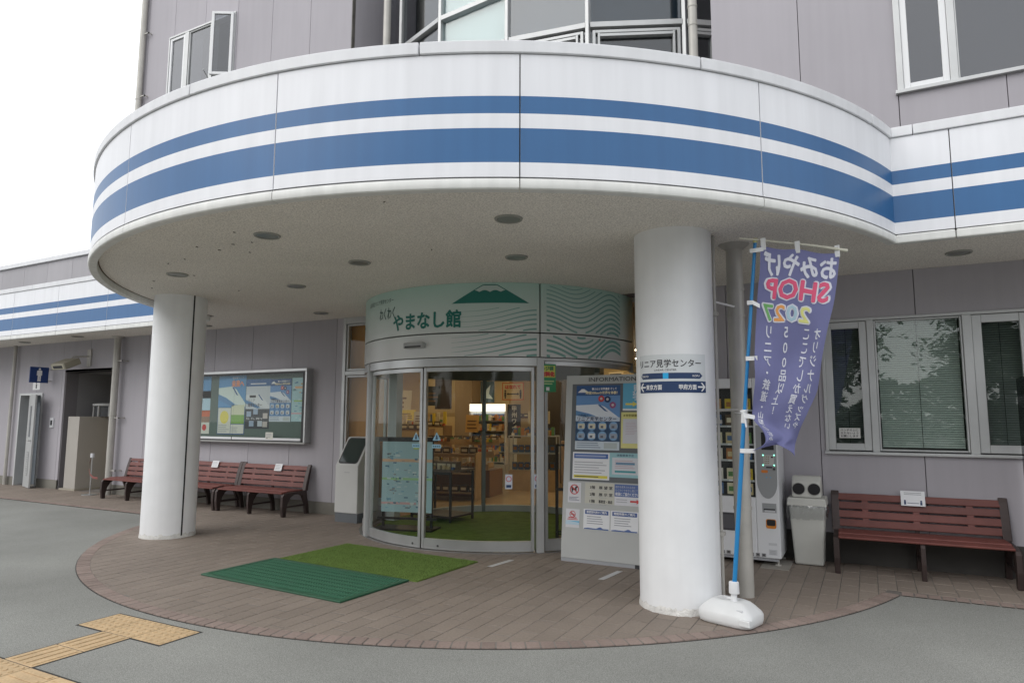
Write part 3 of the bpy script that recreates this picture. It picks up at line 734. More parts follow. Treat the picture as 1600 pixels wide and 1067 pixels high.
# door sensor
A = R(-93.5); T = lambda x, y, z: (VC[0]+(VR+.02+y)*cos(A)-x*sin(A), VC[1]+(VR+.02+y)*sin(A)+x*cos(A), z)
p = M(); p.box(-.145, .145, 0, .06, 2.30, 2.365, mat('sensor_grey', (.36, .37, .37), .4), T); so = p.obj('door_sensor', ves, bevel=.008); p = M(); p.box(-.12, .12, .0605, .062, 2.306, 2.325, black, T); p.obj('sensor_lens', so)
# stickers on the leaves
def FG(L, r=VR-.034): return lambda u, v, dl=0: (VC[0]+(r+.014+.0012*L+dl)*cos(R(-90)+u/VR), VC[1]+(r+.014+.0012*L+dl)*sin(R(-90)+u/VR), v)
sticker = flat((.28, .48, .60)); 
for u0, lf in ((-.115, l1), (.175, l2)):
    p = M(); p.pol(FG(6), [(u0-.055, 1.228), (u0+.055, 1.228), (u0, 1.325)], sticker); p.rect(FG(6), u0-.058, u0+.058, 1.14, 1.185, sticker, nu=3)
    p.pol(FG(7), [(u0-.018, 1.24), (u0+.018, 1.24), (u0+.008, 1.29), (u0-.008, 1.29)], flat((.05, .09, .14)))
    for q in range(4): p.rect(FG(7), u0-.045+.024*q, u0-.030+.024*q, 1.153, 1.172, flat((.06, .14, .2)))
    p.obj('warning_sticker', lf)
for u0 in (1.03, 1.36):
    p = M(); p.rect(FG(6), u0-.04, u0+.04, .70, .86, flat((.55, .58, .66)), nu=2); p.disc(FG(7), u0, .81, .032, redp, r0=.024); p.rect(FG(7), u0-.028, u0+.028, .715, .745, navy, nu=2); p.obj('no_entry_sticker', l2 if u0 < 1.2 else l3)
tag(pr_ and (lambda q: q)(M().rect(FG(9, VR-.01), 1.375, 1.575, 1.785, 2.105, flat((.04, .27, .12)), nu=4).rect(FG(10, VR-.01), 1.385, 1.565, 1.95, 2.085, flat((.55, .6, .12)), nu=4)
    .text('レジ袋', .05, FG(11, VR-.01), flat((.05, .2, .1)), bold=.003, u=1.475, v=2.035, align='C').text('有料化', .055, FG(11, VR-.01), redp, bold=.005, u=1.475, v=1.968, align='C')
    .rect(FG(11, VR-.01), 1.40, 1.55, 1.90, 1.915, flat((.5, .6, .3)), nu=3).rect(FG(11, VR-.01), 1.40, 1.53, 1.872, 1.884, flat((.5, .6, .3)), nu=3).rect(FG(11, VR-.01), 1.455, 1.495, 1.80, 1.84, wht)
    .obj('bag_notice')), 'small green and yellow shopping bag notice stuck on the curved side glass', 'notice')

# inner screen of the vestibule, ceiling, turf
ins = M(); IR = 1.42
ins.arc(VC, IR-.05, IR, 4, 176, .0, .11, aluw, 2); ins.arc(VC, IR-.06, IR+.01, 4, 176, 2.08, 2.30, mat('inner_header', (.16, .175, .165), .5), 2)
for a in (4, 52, 93, 131, 176): ins.arc(VC, IR-.055, IR+.005, a-1.2, a+1.2, .01, 2.09, mat('inner_post', (.17, .20, .20), .4, .3) if a in (93, 131) else aluw, 1)
ins.obj('inner_screen', ves, smooth=30)
p = M(); p.box(-6.24, -6.10, 7.90, 8.04, 0, 2.44, mat('inner_white_post', (.5, .54, .55), .5)); p.obj('white_post', ves)
p = M(); p.cyl(VC[0], VC[1], VR-.1, 2.45, 2.5, mat('vestibule_ceiling', (.42, .41, .38), .8), 48); p.obj('vestibule_ceiling', ves)
turfm = mat('artificial_turf', (.17, .25, .065), .95, var=(7, .25), fleck=(240, .5), bump=(260, 1, .01), spec=.1)
p = M(); n = 40; p.prism([(VC[0]+1.72*cos(2*pi*i/n), VC[1]+1.72*sin(2*pi*i/n)) for i in range(n)], -.002, .014, turfm); q = p.obj('turf_carpet'); tag(q, 'round green turf carpet inside the glass vestibule', 'carpet')

# ================================================================== SHOP INTERIOR
shop = M()
sw_ = mat('shop_wall', (.62, .49, .28), .8, var=(.7, .1)); sf = mat('shop_floor', (.52, .40, .25), .16, var=(1.2, .12)); sc2 = mat('shop_ceiling', (.5, .48, .44), .9)
shop.box(-13, -1.25, 17, 17.2, 0, 3.3, sw_); shop.box(-13.2, -13, 8.3, 17, 0, 3.3, sw_); shop.box(-1.25, -1.05, 8.3, 17, 0, 3.3, sw_); shop.box(-13, -1.25, 8.29, 17, 2.98, 3.2, sc2)
shop.box(-9.4, -8.9, 14.6, 15.1, 0, 2.98, mat('shop_pillar', (.30, .22, .14), .7)); shop.box(-6.6, -6.2, 14.2, 14.7, 0, 2.98, mat('dark_pillar', (.06, .05, .04), .6))
shop.box(-13, -7.3, 8.30, 8.34, 0, 2.98, sw_)
shop.obj('shop_room', bld)
p = M(); p.box(-13, -1.25, 8.3, 17, .0005, .004, sf); p.obj('shop_floor', bld)
lamp = emis('shop_lamp', (1, .79, .50), 25)
tl = None
for i, (x, y) in enumerate([(-10, 10.6), (-7.2, 11.0), (-4.4, 11.4), (-10, 13.6), (-7.2, 13.8), (-4.4, 14.0), (-2.4, 12.4), (-10.5, 16), (-5.5, 16)]):
    if tl is None:
        tl = thing('ceiling_lamp', 'warm ceiling lamp panel inside the shop, far left near the door', 'ceiling lamp', (x, y, 2.98), group='ceiling lamps inside the shop'); p = M(); p.box(-.52, .52, -.12, .12, -.03, 0, whitem); local(p.obj('housing', tl)); p = M(); p.box(-.5, .5, -.1, .1, -.036, -.031, lamp); local(p.obj('diffuser', tl))
    else: o = copy_tree(tl); o.location = (x, y, 2.98); o['label'] = 'warm ceiling lamp panel inside the shop, '+['', 'left of centre near the door', 'straight behind the vestibule', 'far left at mid depth', 'centre at mid depth', 'right at mid depth', 'rightmost near the side wall', 'far left by the back wall', 'right by the back wall'][i]
# vestibule lamp is off; goods and fixtures
wood = mat('shelf_wood', (.26, .15, .07), .55, var=(5, .2)); woodl = mat('pale_wood', (.46, .32, .18), .55, var=(5, .15)); steel = mat('dark_steel', (.03, .03, .032), .45, .6)
def rack(name, label, cat, x, y, w, d, h, n, m, rz=0, back=False, legs=None):
    t = thing(name, label, cat, (x, y, 0), rz)
    for i in range(n):
        z = .12+(h-.16)*i/(n-1); p = M(); p.box(-w/2+.02, w/2-.02, -d/2, d/2, z, z+.025, m); local(p.obj('shelf', t))
    for sx in (-1, 1): p = M(); p.box(sx*w/2-.012, sx*w/2+.012, -d/2, d/2, 0, h, m); local(p.obj('side_panel', t))
    if back: p = M(); p.box(-w/2, w/2, d/2, d/2+.01, 0, h, m); local(p.obj('back_panel', t))
    return t
goods_cols = [flat(c) for c in ((.62, .5, .28), (.6, .12, .05), (.7, .62, .45), (.08, .15, .3), (.68, .5, .05), (.12, .26, .09), (.72, .68, .6), (.42, .18, .06), (.55, .34, .15), (.12, .08, .05))]
gp = {}
ORD = ['first', 'second', 'third', 'fourth', 'fifth', 'sixth', 'seventh', 'eighth', 'ninth', 'tenth', 'eleventh', 'twelfth', 'thirteenth', 'fourteenth', 'fifteenth', 'sixteenth', 'seventeenth']
ROW = ['bottom', 'second', 'third', 'fourth', 'fifth', 'sixth', 'seventh']
HUE = ['tan', 'red', 'cream', 'navy', 'yellow', 'green', 'white', 'rust', 'brown', 'dark']
def goods(t_x, t_y, rz, u, v, z, kind, label, group):
    mi = random.randrange(len(goods_cols)); label = HUE[mi]+' '+label      # meshes are shared; k = (kind, mi)
    c, s = cos(rz), sin(rz)
    if k not in gp:
        p = M(); m = goods_cols[mi]
        if kind == 'bottle': p.lathe([(.032, 0), (.034, .02), (.034, .14), (.014, .18), (.013, .22), (.016, .222), (.016, .24), (.001, .241)], m, 10)
        elif kind == 'box': p.box(-.07, .07, -.05, .05, 0, .11, m); p.box(-.05, .05, -.0512, -.0502, .03, .08, goods_cols[(mi+3) % 10])
        else: p.prism([(-.055, -.02), (.055, -.02), (.05, .03), (-.05, .03)], 0, .15, m); p.box(-.035, .035, -.0212, -.0202, .05, .12, goods_cols[(mi+4) % 10])
        o = p.obj({'bottle': 'bottle', 'box': 'gift_box', 'bag': 'snack_packet'}[kind], smooth=30 if kind == 'bottle' else 0); gp[k] = o
    else: o = gp[k].copy(); COL.objects.link(o)
    o.location = (t_x+u*c-v*s, t_y+u*s+v*c, z); o.rotation_euler = (0, 0, rz+random.uniform(-.15, .15)); tag(o, label, {'bottle': 'bottle', 'box': 'box', 'bag': 'packet'}[kind], group)
# drinks fridge
FX, FY, FRZ = -7.42, 13.0, R(12)
fr = thing('drinks_fridge', 'open drinks fridge with glowing white header at the back of the shop', 'fridge', (FX, FY, 0), FRZ)
p = M(); p.box(-.42, .42, .1, .65, 0, 1.78, whitem); p.box(-.42, .42, -.25, .1, 0, .48, cream); p.box(-.42, -.39, -.25, .1, .48, 1.78, whitem); p.box(.39, .42, -.25, .1, .48, 1.78, whitem); local(p.obj('cabinet', fr))
p = M(); p.box(-.41, .41, -.26, .1, 1.62, 1.78, emis('fridge_light', (1, .93, .78), 1.5)); local(p.obj('light_header', fr))
p = M(); p.box(-.25, .0, -.256, -.251, .12, .3, flat((.35, .12, .06))); p.box(.1, .36, -.256, -.251, .08, .36, gry); local(p.obj('vent_plate', fr))
for i in range(5):
    z = .52+.22*i; p = M(); p.box(-.39, .39, -.2+.02*i, .1, z, z+.015, whitem); local(p.obj('shelf', fr))
    for j in range(10):
        goods(FX, FY, FRZ, -.35+.077*j, -.12+.02*i, z+.016, 'bottle' if i > 0 else 'bag', 'bottle on %s shelf of the glowing drinks fridge, %s from left' % (ROW[i], ORD[j]) if i > 0 else 'packet on the lowest shelf of the drinks fridge, %s from left' % ORD[j], 'bottles in the drinks fridge' if i > 0 else 'packets in the drinks fridge')
# black banner, distancing sign, train poster
bn = M(); F_ = frame((-6.92, 12.85, 1.05), (cos(.2), sin(.2), 0), (0, 0, 1), (sin(.2), -cos(.2), 0))
bn.rect(F_(0), 0, .30, 0, .72, flat((.018, .016, .016)))
for i, ch in enumerate('甲州ワイン'): bn.text(ch, .13, F_(1), flat((.7, .68, .6)), u=.15, v=.58-.135*i, align='C', bold=.002)
tag(bn.obj('wine_banner'), 'black hanging banner with white brush lettering beside the fridge', 'banner')
ds = M(); F_ = frame((-7.0, 12.75, 1.86), (cos(.25), sin(.25), 0), (0, 0, 1), (sin(.25), -cos(.25), 0))
ds.rect(F_(0), 0, .48, 0, .38, flat((.55, .12, .03))); ds.rect(F_(1), .02, .46, .02, .36, flat((.62, .50, .28)))
ds.text('はなれて', .09, F_(2), redp, bold=.005, u=.24, v=.25, align='C'); ds.rect(F_(2), .13, .35, .12, .145, ink)
for u in (.07, .41): ds.disc(F_(2), u, .2, .022, ink, 12); ds.rect(F_(2), u-.022, u+.022, .08, .175, ink); ds.rect(F_(2), u-.015, u+.015, .035, .08, ink)
ds.pol(F_(2), [(.10, .1325), (.14, .165), (.14, .10)], ink); ds.pol(F_(2), [(.38, .1325), (.34, .165), (.34, .10)], ink)
tag(ds.obj('distance_sign'), 'orange and cream keep your distance sign above the drinks fridge', 'sign')
ps = M(); F_ = frame((-7.75, 13.1, 1.82), (1, .2, 0), (0, 0, 1), (.2, -1, 0)); ps.rect(F_(0), 0, .33, 0, .48, flat((.03, .06, .07))); ps.pol(F_(1), [(.03, .2), (.1, .25), (.24, .4), (.2, .2), (.3, .08), (.1, .1)], flat((.4, .45, .42))); tag(ps.obj('train_poster'), 'dark poster with a pale train nose standing above the fridge', 'poster')
# glass display case with boxes
dc = thing('display_case', 'glass display case with pale wooden frame on the shop floor right of the fridge', 'display case', (-6.15, 12.6, 0), .3)
p = M(); p.box(-.5, .5, -.25, .25, 0, .42, woodl); local(p.obj('base_cabinet', dc))
p = M()
for sx in (-.49, .0, .49):
    for sy in (-.24, .24): p.box(sx-.012, sx+.012, sy-.012, sy+.012, .42, 1.12, aluw)
for z in (.75, 1.10): p.box(-.5, .5, -.25, .25, z, z+.02, aluw)
local(p.obj('case_frame', dc)); p = M(); p.box(-.49, .49, -.25, -.245, .44, 1.09, clear); local(p.obj('pane', dc))
for i in range(7):
    goods(-6.15, 12.6, .3, -.4+.13*i, 0, 1.122, 'box', 'gift box on top of the glass display case, %s from left' % ORD[i], 'boxes on the display case')
    goods(-6.15, 12.6, .3, -.4+.13*i, 0, .773, 'box', 'gift box behind glass in the display case, %s from left' % ORD[i], 'boxes in the display case')
    goods(-6.15, 12.6, .3, -.4+.13*i, -.05, .425, 'bottle', 'bottle low behind glass in the display case, %s from left' % ORD[i], 'bottles in the display case')
ns = M(); F_ = frame((-6.25, 12.5, 1.36), (cos(.3), sin(.3), 0), (0, 0, 1), (sin(.3), -cos(.3), 0)); ns.rect(F_(0), 0, .46, 0, .26, flat((.55, .47, .32)))
for i in range(4): ns.rect(F_(1), .05, .4-.05*(i % 2), .05+.05*i, .062+.05*i, flat((.2, .13, .08)))
tag(ns.obj('price_card'), 'cream price card standing on the glass display case', 'card')
pcn = 0
for x, y, z, w, h, c, lab in ((-8.9, 11.6, 1.42, .5, .22, (.75, .6, .06), 'yellow price card on the rack behind the left sliding door'), (-8.1, 11.2, 1.35, .3, .25, (.7, .66, .55), 'cream price card left of the stepped wooden stand'), (-7.0, 11.4, 1.2, .28, .34, (.62, .36, .12), 'orange brown card leaning on the stepped wooden stand'),
                        (-9.8, 12.5, 1.6, .6, .5, (.65, .58, .42), 'large pale picture above the long wooden shelf'), (-9.0, 12.9, 1.75, .35, .45, (.04, .05, .06), 'small dark framed picture above the long wooden shelf'), (-4.0, 11.9, 1.25, .3, .4, (.7, .62, .4), 'cream card on the narrow rack seen past the door post'), (-3.6, 10.7, .85, .5, .2, (.8, .45, .1), 'orange tray card on the narrow rack near the umbrella stand')):
    q = M(); F_ = frame((x, y-.15, z), (1, .15, 0), (0, .1, 1), (.15, -1, 0)); q.rect(F_(0), 0, w, 0, h, flat(c)); textlines_ = [q.rect(F_(1), w*.12, w*random.uniform(.6, .9), h*(.2+.2*r_), h*(.28+.2*r_), flat((.18, .1, .05))) for r_ in range(3)]; tag(q.obj('price_card'), lab, 'card', 'cards in the shop')
# wooden slatted stands and tables left/centre
sl = thing('slatted_stand', 'stepped wooden produce stand in the middle of the shop', 'display stand', (-7.3, 11.3, 0), .15)
for k in range(3):
    z = .55+.22*k; y = -.35+.28*k
    p = M(); p.box(-.95, .95, y-.14, y+.14, z, z+.02, wood); p.box(-.95, .95, y-.16, y-.14, z-.04, z+.07, woodl); local(p.obj('tray', sl))
    for j in range(9):
        q = M(); q.box(-.92+.23*j, -.905+.23*j, y-.14, y+.14, z+.02, z+.1, woodl); local(q.obj('divider', sl))
        goods(-7.3, 11.3, .15, -.8+.2*j, y, z+.022, random.choice(['box', 'bag']), 'sweets packet on %s step of the stepped wooden stand, %s from left' % (ROW[k], ORD[j]), 'packets on the stepped stand')
p = M(); p.box(-.93, .93, -.4, .3, 0, .5, mat('dark_wood', (.22, .12, .06), .6)); local(p.obj('plinth_box', sl))
for i, (x, y, w, h, n, rz, lab) in enumerate([(-9.6, 12.8, 2.2, 1.3, 4, .1, 'long wooden shelf with souvenirs along the left of the shop'), (-4.35, 12.6, 1.0, 2.0, 6, -.35, 'tall wooden bookcase seen right of the door post'),
                                      (-3.2, 11.0, .9, 1.5, 5, -.5, 'narrow wooden rack near the right wall of the shop'), (-8.0, 16.4, 2.0, 1.5, 4, 0, 'wide wooden shelf on the back wall of the shop'), (-5.6, 14.6, .9, 1.3, 4, .2, 'square wooden rack behind the glass display case'),
                                      (-6.95, 10.55, 1.2, .85, 3, .25, 'low pale rack seen just behind the black steel table'), (-8.7, 11.3, 1.5, 1.25, 4, .2, 'mid height rack behind the left sliding door'), (-5.4, 13.4, .8, 1.0, 3, .0, 'small white rack between the display case and bookcase')]):
    rack('goods_rack', lab, 'shelf', x, y, w, .4, h, n, woodl if i in (1, 2, 5, 7) else wood, rz)
    for q in range(n):
        z = .12+(h-.16)*q/(n-1)+.026
        c_ = 0
        for j in range(int(w/.17)):
            if random.random() < .88: kd = random.choice(['box', 'bag', 'bag', 'bottle']); goods(x, y, rz, -w/2+.11+.17*j, -.06, z, kd, '%s on %s shelf of the %s, %s from left' % ({'box': 'box', 'bag': 'packet', 'bottle': 'bottle'}[kd], ROW[q], ' '.join(lab.split(' ')[:3]), ORD[c_]), 'goods on the '+' '.join(lab.split(' ')[:3])); c_ += 1
po = M(); F_ = frame((-10.6, 14.9, 1.5), (1, .1, 0), (0, 0, 1), (.1, -1, 0)); po.rect(F_(0), 0, 2.6, 0, 1.3, flat((.4, .3, .16))); po.rect(F_(1), .1, 1.0, .1, 1.2, flat((.5, .4, .25))); po.rect(F_(2), .35, .85, .2, 1.0, flat((.04, .03, .03))); po.rect(F_(1), 1.2, 2.5, .1, .9, flat((.58, .48, .3)))
tag(po.obj('wall_poster'), 'large sepia picture board on the left wall of the shop', 'picture')
rk = M(); F_ = frame((-4.4, 12.3, 1.9), (cos(.35), -sin(.35), 0), (0, 0, 1), (-sin(.35), -cos(.35), 0)); rk.rect(F_(0), 0, .34, 0, .46, flat((.6, .5, .35))); rk.rect(F_(1), .03, .31, .03, .43, flat((.02, .03, .05))); tag(rk.obj('framed_picture'), 'dark framed picture on top of the tall bookcase', 'picture')
sg = M(); rg_ = random.Random(3)
def heap(x, y, rz, w, d, z, n, hmax=.12):
    c, s_ = cos(rz), sin(rz)
    for i in range(n):
        u = -w/2+w*(i+.5)/n+rg_.uniform(-.01, .01); v = rg_.uniform(-d/2, d/2); a, b, h = rg_.uniform(.016, .034), rg_.uniform(.015, .03), rg_.uniform(.03, hmax)
        T_ = lambda p, q, r_, u=u, v=v: (x+(u+p)*c-(v+q)*s_, y+(u+p)*s_+(v+q)*c, r_)
        sg.box(-a, a, -b, b, z, z+h, goods_cols[rg_.randrange(10)], T_)
for (x, y, rz, w, h, n) in ((-9.6, 12.8, .1, 2.2, 1.3, 4), (-4.35, 12.6, -.35, 1.0, 2.0, 6), (-3.2, 11.0, -.5, .9, 1.5, 5), (-6.95, 10.55, .25, 1.2, .85, 3), (-8.7, 11.3, .2, 1.5, 1.25, 4), (-5.4, 13.4, 0, .8, 1.0, 3), (-5.6, 14.6, .2, .9, 1.3, 4)):
    for q in range(n): heap(x, y, rz, w-.1, .1, .12+(h-.16)*q/(n-1)+.026+0, int(w*15), .11); 
for k in range(3): heap(-7.3, 11.3-.49+.28*k, .15, 1.8, .1, .572+.22*k, 34, .09)
for i in range(5): heap(-7.42, 13.0-.16, R(12), .76, .02, .536+.22*i, 16, .16)
heap(-5.62, 8.36, -.1, .66, .3, .745, 26, .06); heap(-6.15, 12.55, .3, .9, .25, 1.122, 20, .2); heap(-8.7, 11.3, .2, 1.4, .2, 1.28, 26, .28); heap(-9.6, 12.8, .1, 2.1, .2, 1.33, 36, .3)
o = sg.obj('small_goods', kind='stuff'); tag(o, 'mixed small packages crowding the shop shelves and tables', 'goods')
# inside the vestibule: side table, poster easel, umbrella stand
tb = thing('display_table', 'black steel table with wooden top just inside the sliding door', 'table', (-5.62, 8.42, .014), -.1)
p = M(); p.box(-.38, .38, -.28, .28, .70, .73, mat('table_top', (.12, .085, .06), .4)); local(p.obj('tabletop', tb))
for sx in (-1, 1):
    for sy in (-1, 1): p = M(); p.box(sx*.36-.014, sx*.36+.014, sy*.26-.014, sy*.26+.014, 0, .7, steel); local(p.obj('leg', tb))
p = M(); p.box(-.37, .37, -.27, .27, .06, .085, steel); p.box(-.37, .37, -.27, -.25, .66, .70, steel); local(p.obj('lower_shelf', tb))
for j in range(8):
    goods(-5.62, 8.42, -.1, -.32+.09*j, -.1, .744, 'bag' if j % 2 else 'box', 'small packet on the black steel table inside the door, %s from left' % ORD[j], 'packets on the steel table')
es = thing('poster_easel', 'black easel with a large pale blue map poster behind the left sliding door', 'easel', (-5.52, 7.42, .014), .25)
p = M(); p.box(-.42, .42, -.02, .02, 1.15, 1.21, steel); p.box(-.42, .42, -.015, .015, .12, .15, steel); p.box(-.36, -.33, 0, .03, 0, 1.15, steel); p.box(.33, .36, 0, .03, 0, 1.15, steel); p.box(-.42, .42, -.18, .18, 0, .02, steel); local(p.obj('stand', es))
p = M(); F_ = frame((-.36, -.022, .22), (1, 0, 0), (0, 0, 1), (0, -1, 0)); p.rect(F_(0), 0, .72, 0, .93, flat((.38, .56, .62)))
p.rect(F_(1), 0, .72, .66, .70, flat((.7, .45, .3))); p.rect(F_(1), 0, .72, .42, .45, flat((.35, .6, .3))); p.rect(F_(1), .45, .62, .83, .9, flat((.5, .62, .15))); p.rect(F_(1), 0, .5, .1, .13, flat((.65, .4, .4)))
for i in range(110):
    u, v = random.uniform(.04, .62), random.uniform(.04, .8); p.rect(F_(2), u, u+random.uniform(.015, .07), v, v+random.uniform(.006, .025), flat(random.choice([(.1, .2, .3), (.2, .4, .55), (.6, .7, .72), (.3, .3, .3)])))
local(p.obj('map_poster', es))
us = thing('umbrella_stand', 'black tubular umbrella stand inside the side glass by the information board', 'umbrella stand', (-3.33, 7.75, .014), .5)
p = M()
for sx in (-.13, .13):
    for sy in (-.09, .09): p.tube([(sx, sy, 0), (sx, sy, 1.15)], .013, black, 6)
for z in (.08, .6, 1.14):
    p.tube([(-.13, -.09, z), (.13, -.09, z), (.13, .09, z), (-.13, .09, z), (-.13, -.09, z)], .009, black, 6)
local(p.obj('frame', us)); p = M(); p.box(-.13, .13, -.09, .09, .01, .03, black); local(p.obj('drip_tray', us))

# ================================================================== BENCHES
def make_bench():
    t = thing('bench', '', 'bench')
    Wd = 1.5
    seat = [(-.035, .36), (.115, .372), (.25, .375), ]
    prof = [(.435, .43, .0), (.452, .515, .1), (.478, .6, .25), (.502, .685, .45)]
    sb = M(); sb.box(-Wd/2+.045, Wd/2-.045, -.058, .058, -.011, .011, woodred); s0 = None
    for i, (y, z, a) in enumerate([(.035, .352, .12), (.155, .365, 0), (.275, .362, -.03), (.39, .36, -.05)]):
        if s0 is None: s0 = local(sb.obj('seat_slat', t, bevel=.007)); o = s0
        else: o = s0.copy(); COL.objects.link(o); o.parent = t
        o.location = (0, y, z); o.rotation_euler = (a, 0, 0)
    bb_ = M(); bb_.box(-Wd/2+.05, Wd/2-.05, -.009, .009, -.036, .036, woodred); s0 = None
    for i, (y, z, a) in enumerate(prof):
        if s0 is None: s0 = local(bb_.obj('back_slat', t, bevel=.006)); o = s0
        else: o = s0.copy(); COL.objects.link(o); o.parent = t
        o.location = (0, y, z); o.rotation_euler = (-.22-a*.5, 0, 0)
    sp_ = M(); sp_.box(-.028, .028, -.007, .007, -.014, .014, woodred); s0 = None
    for i in range(3):
        y = (prof[i][0]+prof[i+1][0])/2; z = (prof[i][1]+prof[i+1][1])/2
        for x in (-.45, 0, .45):
            if s0 is None: s0 = local(sp_.obj('spacer', t)); o = s0
            else: o = s0.copy(); COL.objects.link(o); o.parent = t
            o.location = (x, y, z); o.rotation_euler = (-.3, 0, 0)
    # cast side frames: outline polygon in y, z extruded along x
    leg_f = [(-.015, 0), (.045, 0), (.05, .1), (.075, .2), (.13, .28), (.2, .315), (.3, .315), (.37, .28), (.425, .16), (.45, 0), (.515, 0), (.5, .12), (.47, .25), (.455, .36), (.30, .352), (.10, .352), (.0, .34), (-.03, .30), (-.035, .15)]
    arm_ = [(.405, .352), (.47, .352), (.478, .43), (.5, .55), (.53, .68), (.545, .735), (.52, .745), (.495, .70), (.455, .57), (.425, .45)]
    def side(x, w):
        p = M(); T = lambda a, b, c: (c, a, b)
        p.prism(leg_f, x-w/2, x+w/2, benchmet, T); p.prism(arm_, x-w/2-.012, x+w/2+.012, benchmet, T)
        p.box(x-w/2+.005, x+w/2-.005, .06, .42, .13, .155, benchmet)
        return local(p.obj('side_frame', t, bevel=.006))
    side(-Wd/2+.025, .05); side(Wd/2-.025, .05)
    p = M(); p.prism(leg_f, -.02, .02, benchmet, lambda a, b, c: (c, a, b)); p.box(-.015, .015, .06, .42, .13, .155, benchmet)
    p.box(-.02, .02, .44, .47, .36, .45, benchmet); local(p.obj('centre_leg', t, bevel=.005))
    return t
b0 = make_bench()
for i, (x, y, lab) in enumerate([(-8.53, 7.42, 'red slatted bench nearest the touch screen kiosk below the notice showcase'), (-10.06, 7.42, 'middle red slatted bench of the three along the left wall'), (-11.72, 7.5, 'red slatted bench half hidden behind the left column by the pipe'), (.385, 7.45, 'red slatted bench under the right window beside the rubbish bin')]):
    o = b0 if i == 0 else copy_tree(b0)
    o.location = (x, y, 0); o.rotation_euler = (0, 0, [0, 0, 0, .03][i]); o['label'] = lab; o['group'] = 'red slatted benches along the wall'
def bench_notice(x, y, label, w=.16, h=.115, kind=0, rz=0):
    F_ = frame((x-w/2, y, .63), (cos(rz), sin(rz), 0), (0, .34, 1), (0, -1, .34))
    p = M(); p.rect(F_(0), 0, w, 0, h, paper)
    if kind:
        p.rect(F_(1), .03, w-.03, h-.022, h-.016, gry); p.rect(F_(1), .03, w-.03, h-.038, h-.032, gry)
        for u in (.035, w-.035): p.disc(F_(1), u, .05, .009, navy, 10); p.rect(F_(1), u-.009, u+.009, .012, .042, navy)
        p.rect(F_(1), .055, w-.055, .026, .031, navy)
    else:
        for i in range(4): p.rect(F_(1), .02, w-.02-.02*(i % 2), .02+.022*i, .026+.022*i, gry)
    o = p.obj('bench_notice'); tag(o, label, 'notice', 'white notices on the benches'); return o
bench_notice(-8.43, 7.87, 'small white notice taped to the bench nearest the kiosk')
bench_notice(-9.93, 7.87, 'small white notice taped to the middle bench of the left row')
bench_notice(.35, 7.895, 'white keep distance notice taped to the bench under the right window', .21, .15, 1)

# ================================================================== NOTICE SHOWCASE
nc = thing('notice_showcase', 'long aluminium notice showcase with glass doors and posters on the left wall', 'showcase', (-9.6, 8, 1.05))
x0, x1, z0, z1, yf, yb = -11.35, -7.86, 1.06, 2.265, 7.86, 7.998
p = M(); p.box(x0, x1, yf, yb, z1-.045, z1, alu); p.box(x0, x1, yf, yb, z0, z0+.03, mat('case_bottom', (.3, .3, .29), .5, .3)); p.box(x0, x0+.04, yf, yb, z0+.03, z1-.045, alu); p.box(x1-.035, x1, yf, yb, z0+.03, z1-.045, alu); p.obj('case_frame', nc, bevel=.005)
p = M(); p.box(x0+.04, x1-.035, yf+.005, yf+.02, z1-.075, z1-.046, black); p.box(x1-.085, x1-.036, yf+.004, yf+.02, z0+.03, z1-.046, black); p.box(x0+.04, x1-.036, yf+.004, yf+.02, z0+.031, z0+.05, black); p.obj('gasket', nc)
p = M(); p.box(x0+.04, x1-.09, yf-.002, yf+.018, z0+.052, z0+.09, whitem); p.box(-9.53, -9.52, yf-.006, yf+.002, z0+.04, z0+.10, black); p.obj('bottom_rail', nc)
p = M(); p.box(x0+.04, x1-.036, yb-.03, yb-.02, z0+.03, z1-.046, mat('felt_board', (.115, .155, .14), .9)); p.obj('felt_board', nc)
for a, b in ((x0+.04, -10.45), (-10.448, -9.526), (-9.524, -8.72), (-8.718, x1-.09)): p = M(); p.box(a, b, yf+.008+(.006 if a < -10.4 or a > -9 and a < -8.72 else 0), yf+.012+(.006 if a < -10.4 or a > -9 and a < -8.72 else 0), z0+.09, z1-.076, caseglass); p.obj('pane', nc)
YP = yb-.033
def PF(x, z): return frame((x, YP, z), (1, 0, 0), (0, 0, 1), (0, -1, 0))
def train_art(p, F, w, h, body, bgc, dark, L=1):
    """a white long-nosed maglev train on a blue ground"""
    p.rect(F(L), 0, w, 0, h, bgc)
    p.pol(F(L+1), [(0, h*.62), (w*.5, h*.66), (w*.66, h*.56), (w*.86, h*.3), (w, h*.12), (w, h*.02), (w*.62, h*.1), (w*.3, h*.3), (0, h*.42)], body)
    p.pol(F(L+2), [(w*.5, h*.64), (w*.56, h*.63), (w*.74, h*.36), (w*.66, h*.40)], dark)
    p.pol(F(L+2), [(0, h*.40), (w*.3, h*.27), (w*.62, h*.06), (w*.5, h*.02), (0, h*.24)], flat((.10, .24, .45)))
def textlines(p, F, u0, u1, v0, v1, n, m, L=2, th=.35):
    for i in range(n):
        v = v0+(v1-v0)*(i+.3)/n; p.rect(F(L), u0, u0+(u1-u0)*random.uniform(.7, 1), v, v+(v1-v0)/n*th, m)
skyb = flat((.10, .28, .52)); deepb = flat((.03, .09, .25)); paleb = flat((.42, .58, .68)); creamp = flat((.62, .62, .56))
p = M(); F = PF(-10.52, 1.19); w, h = .285, 1.02
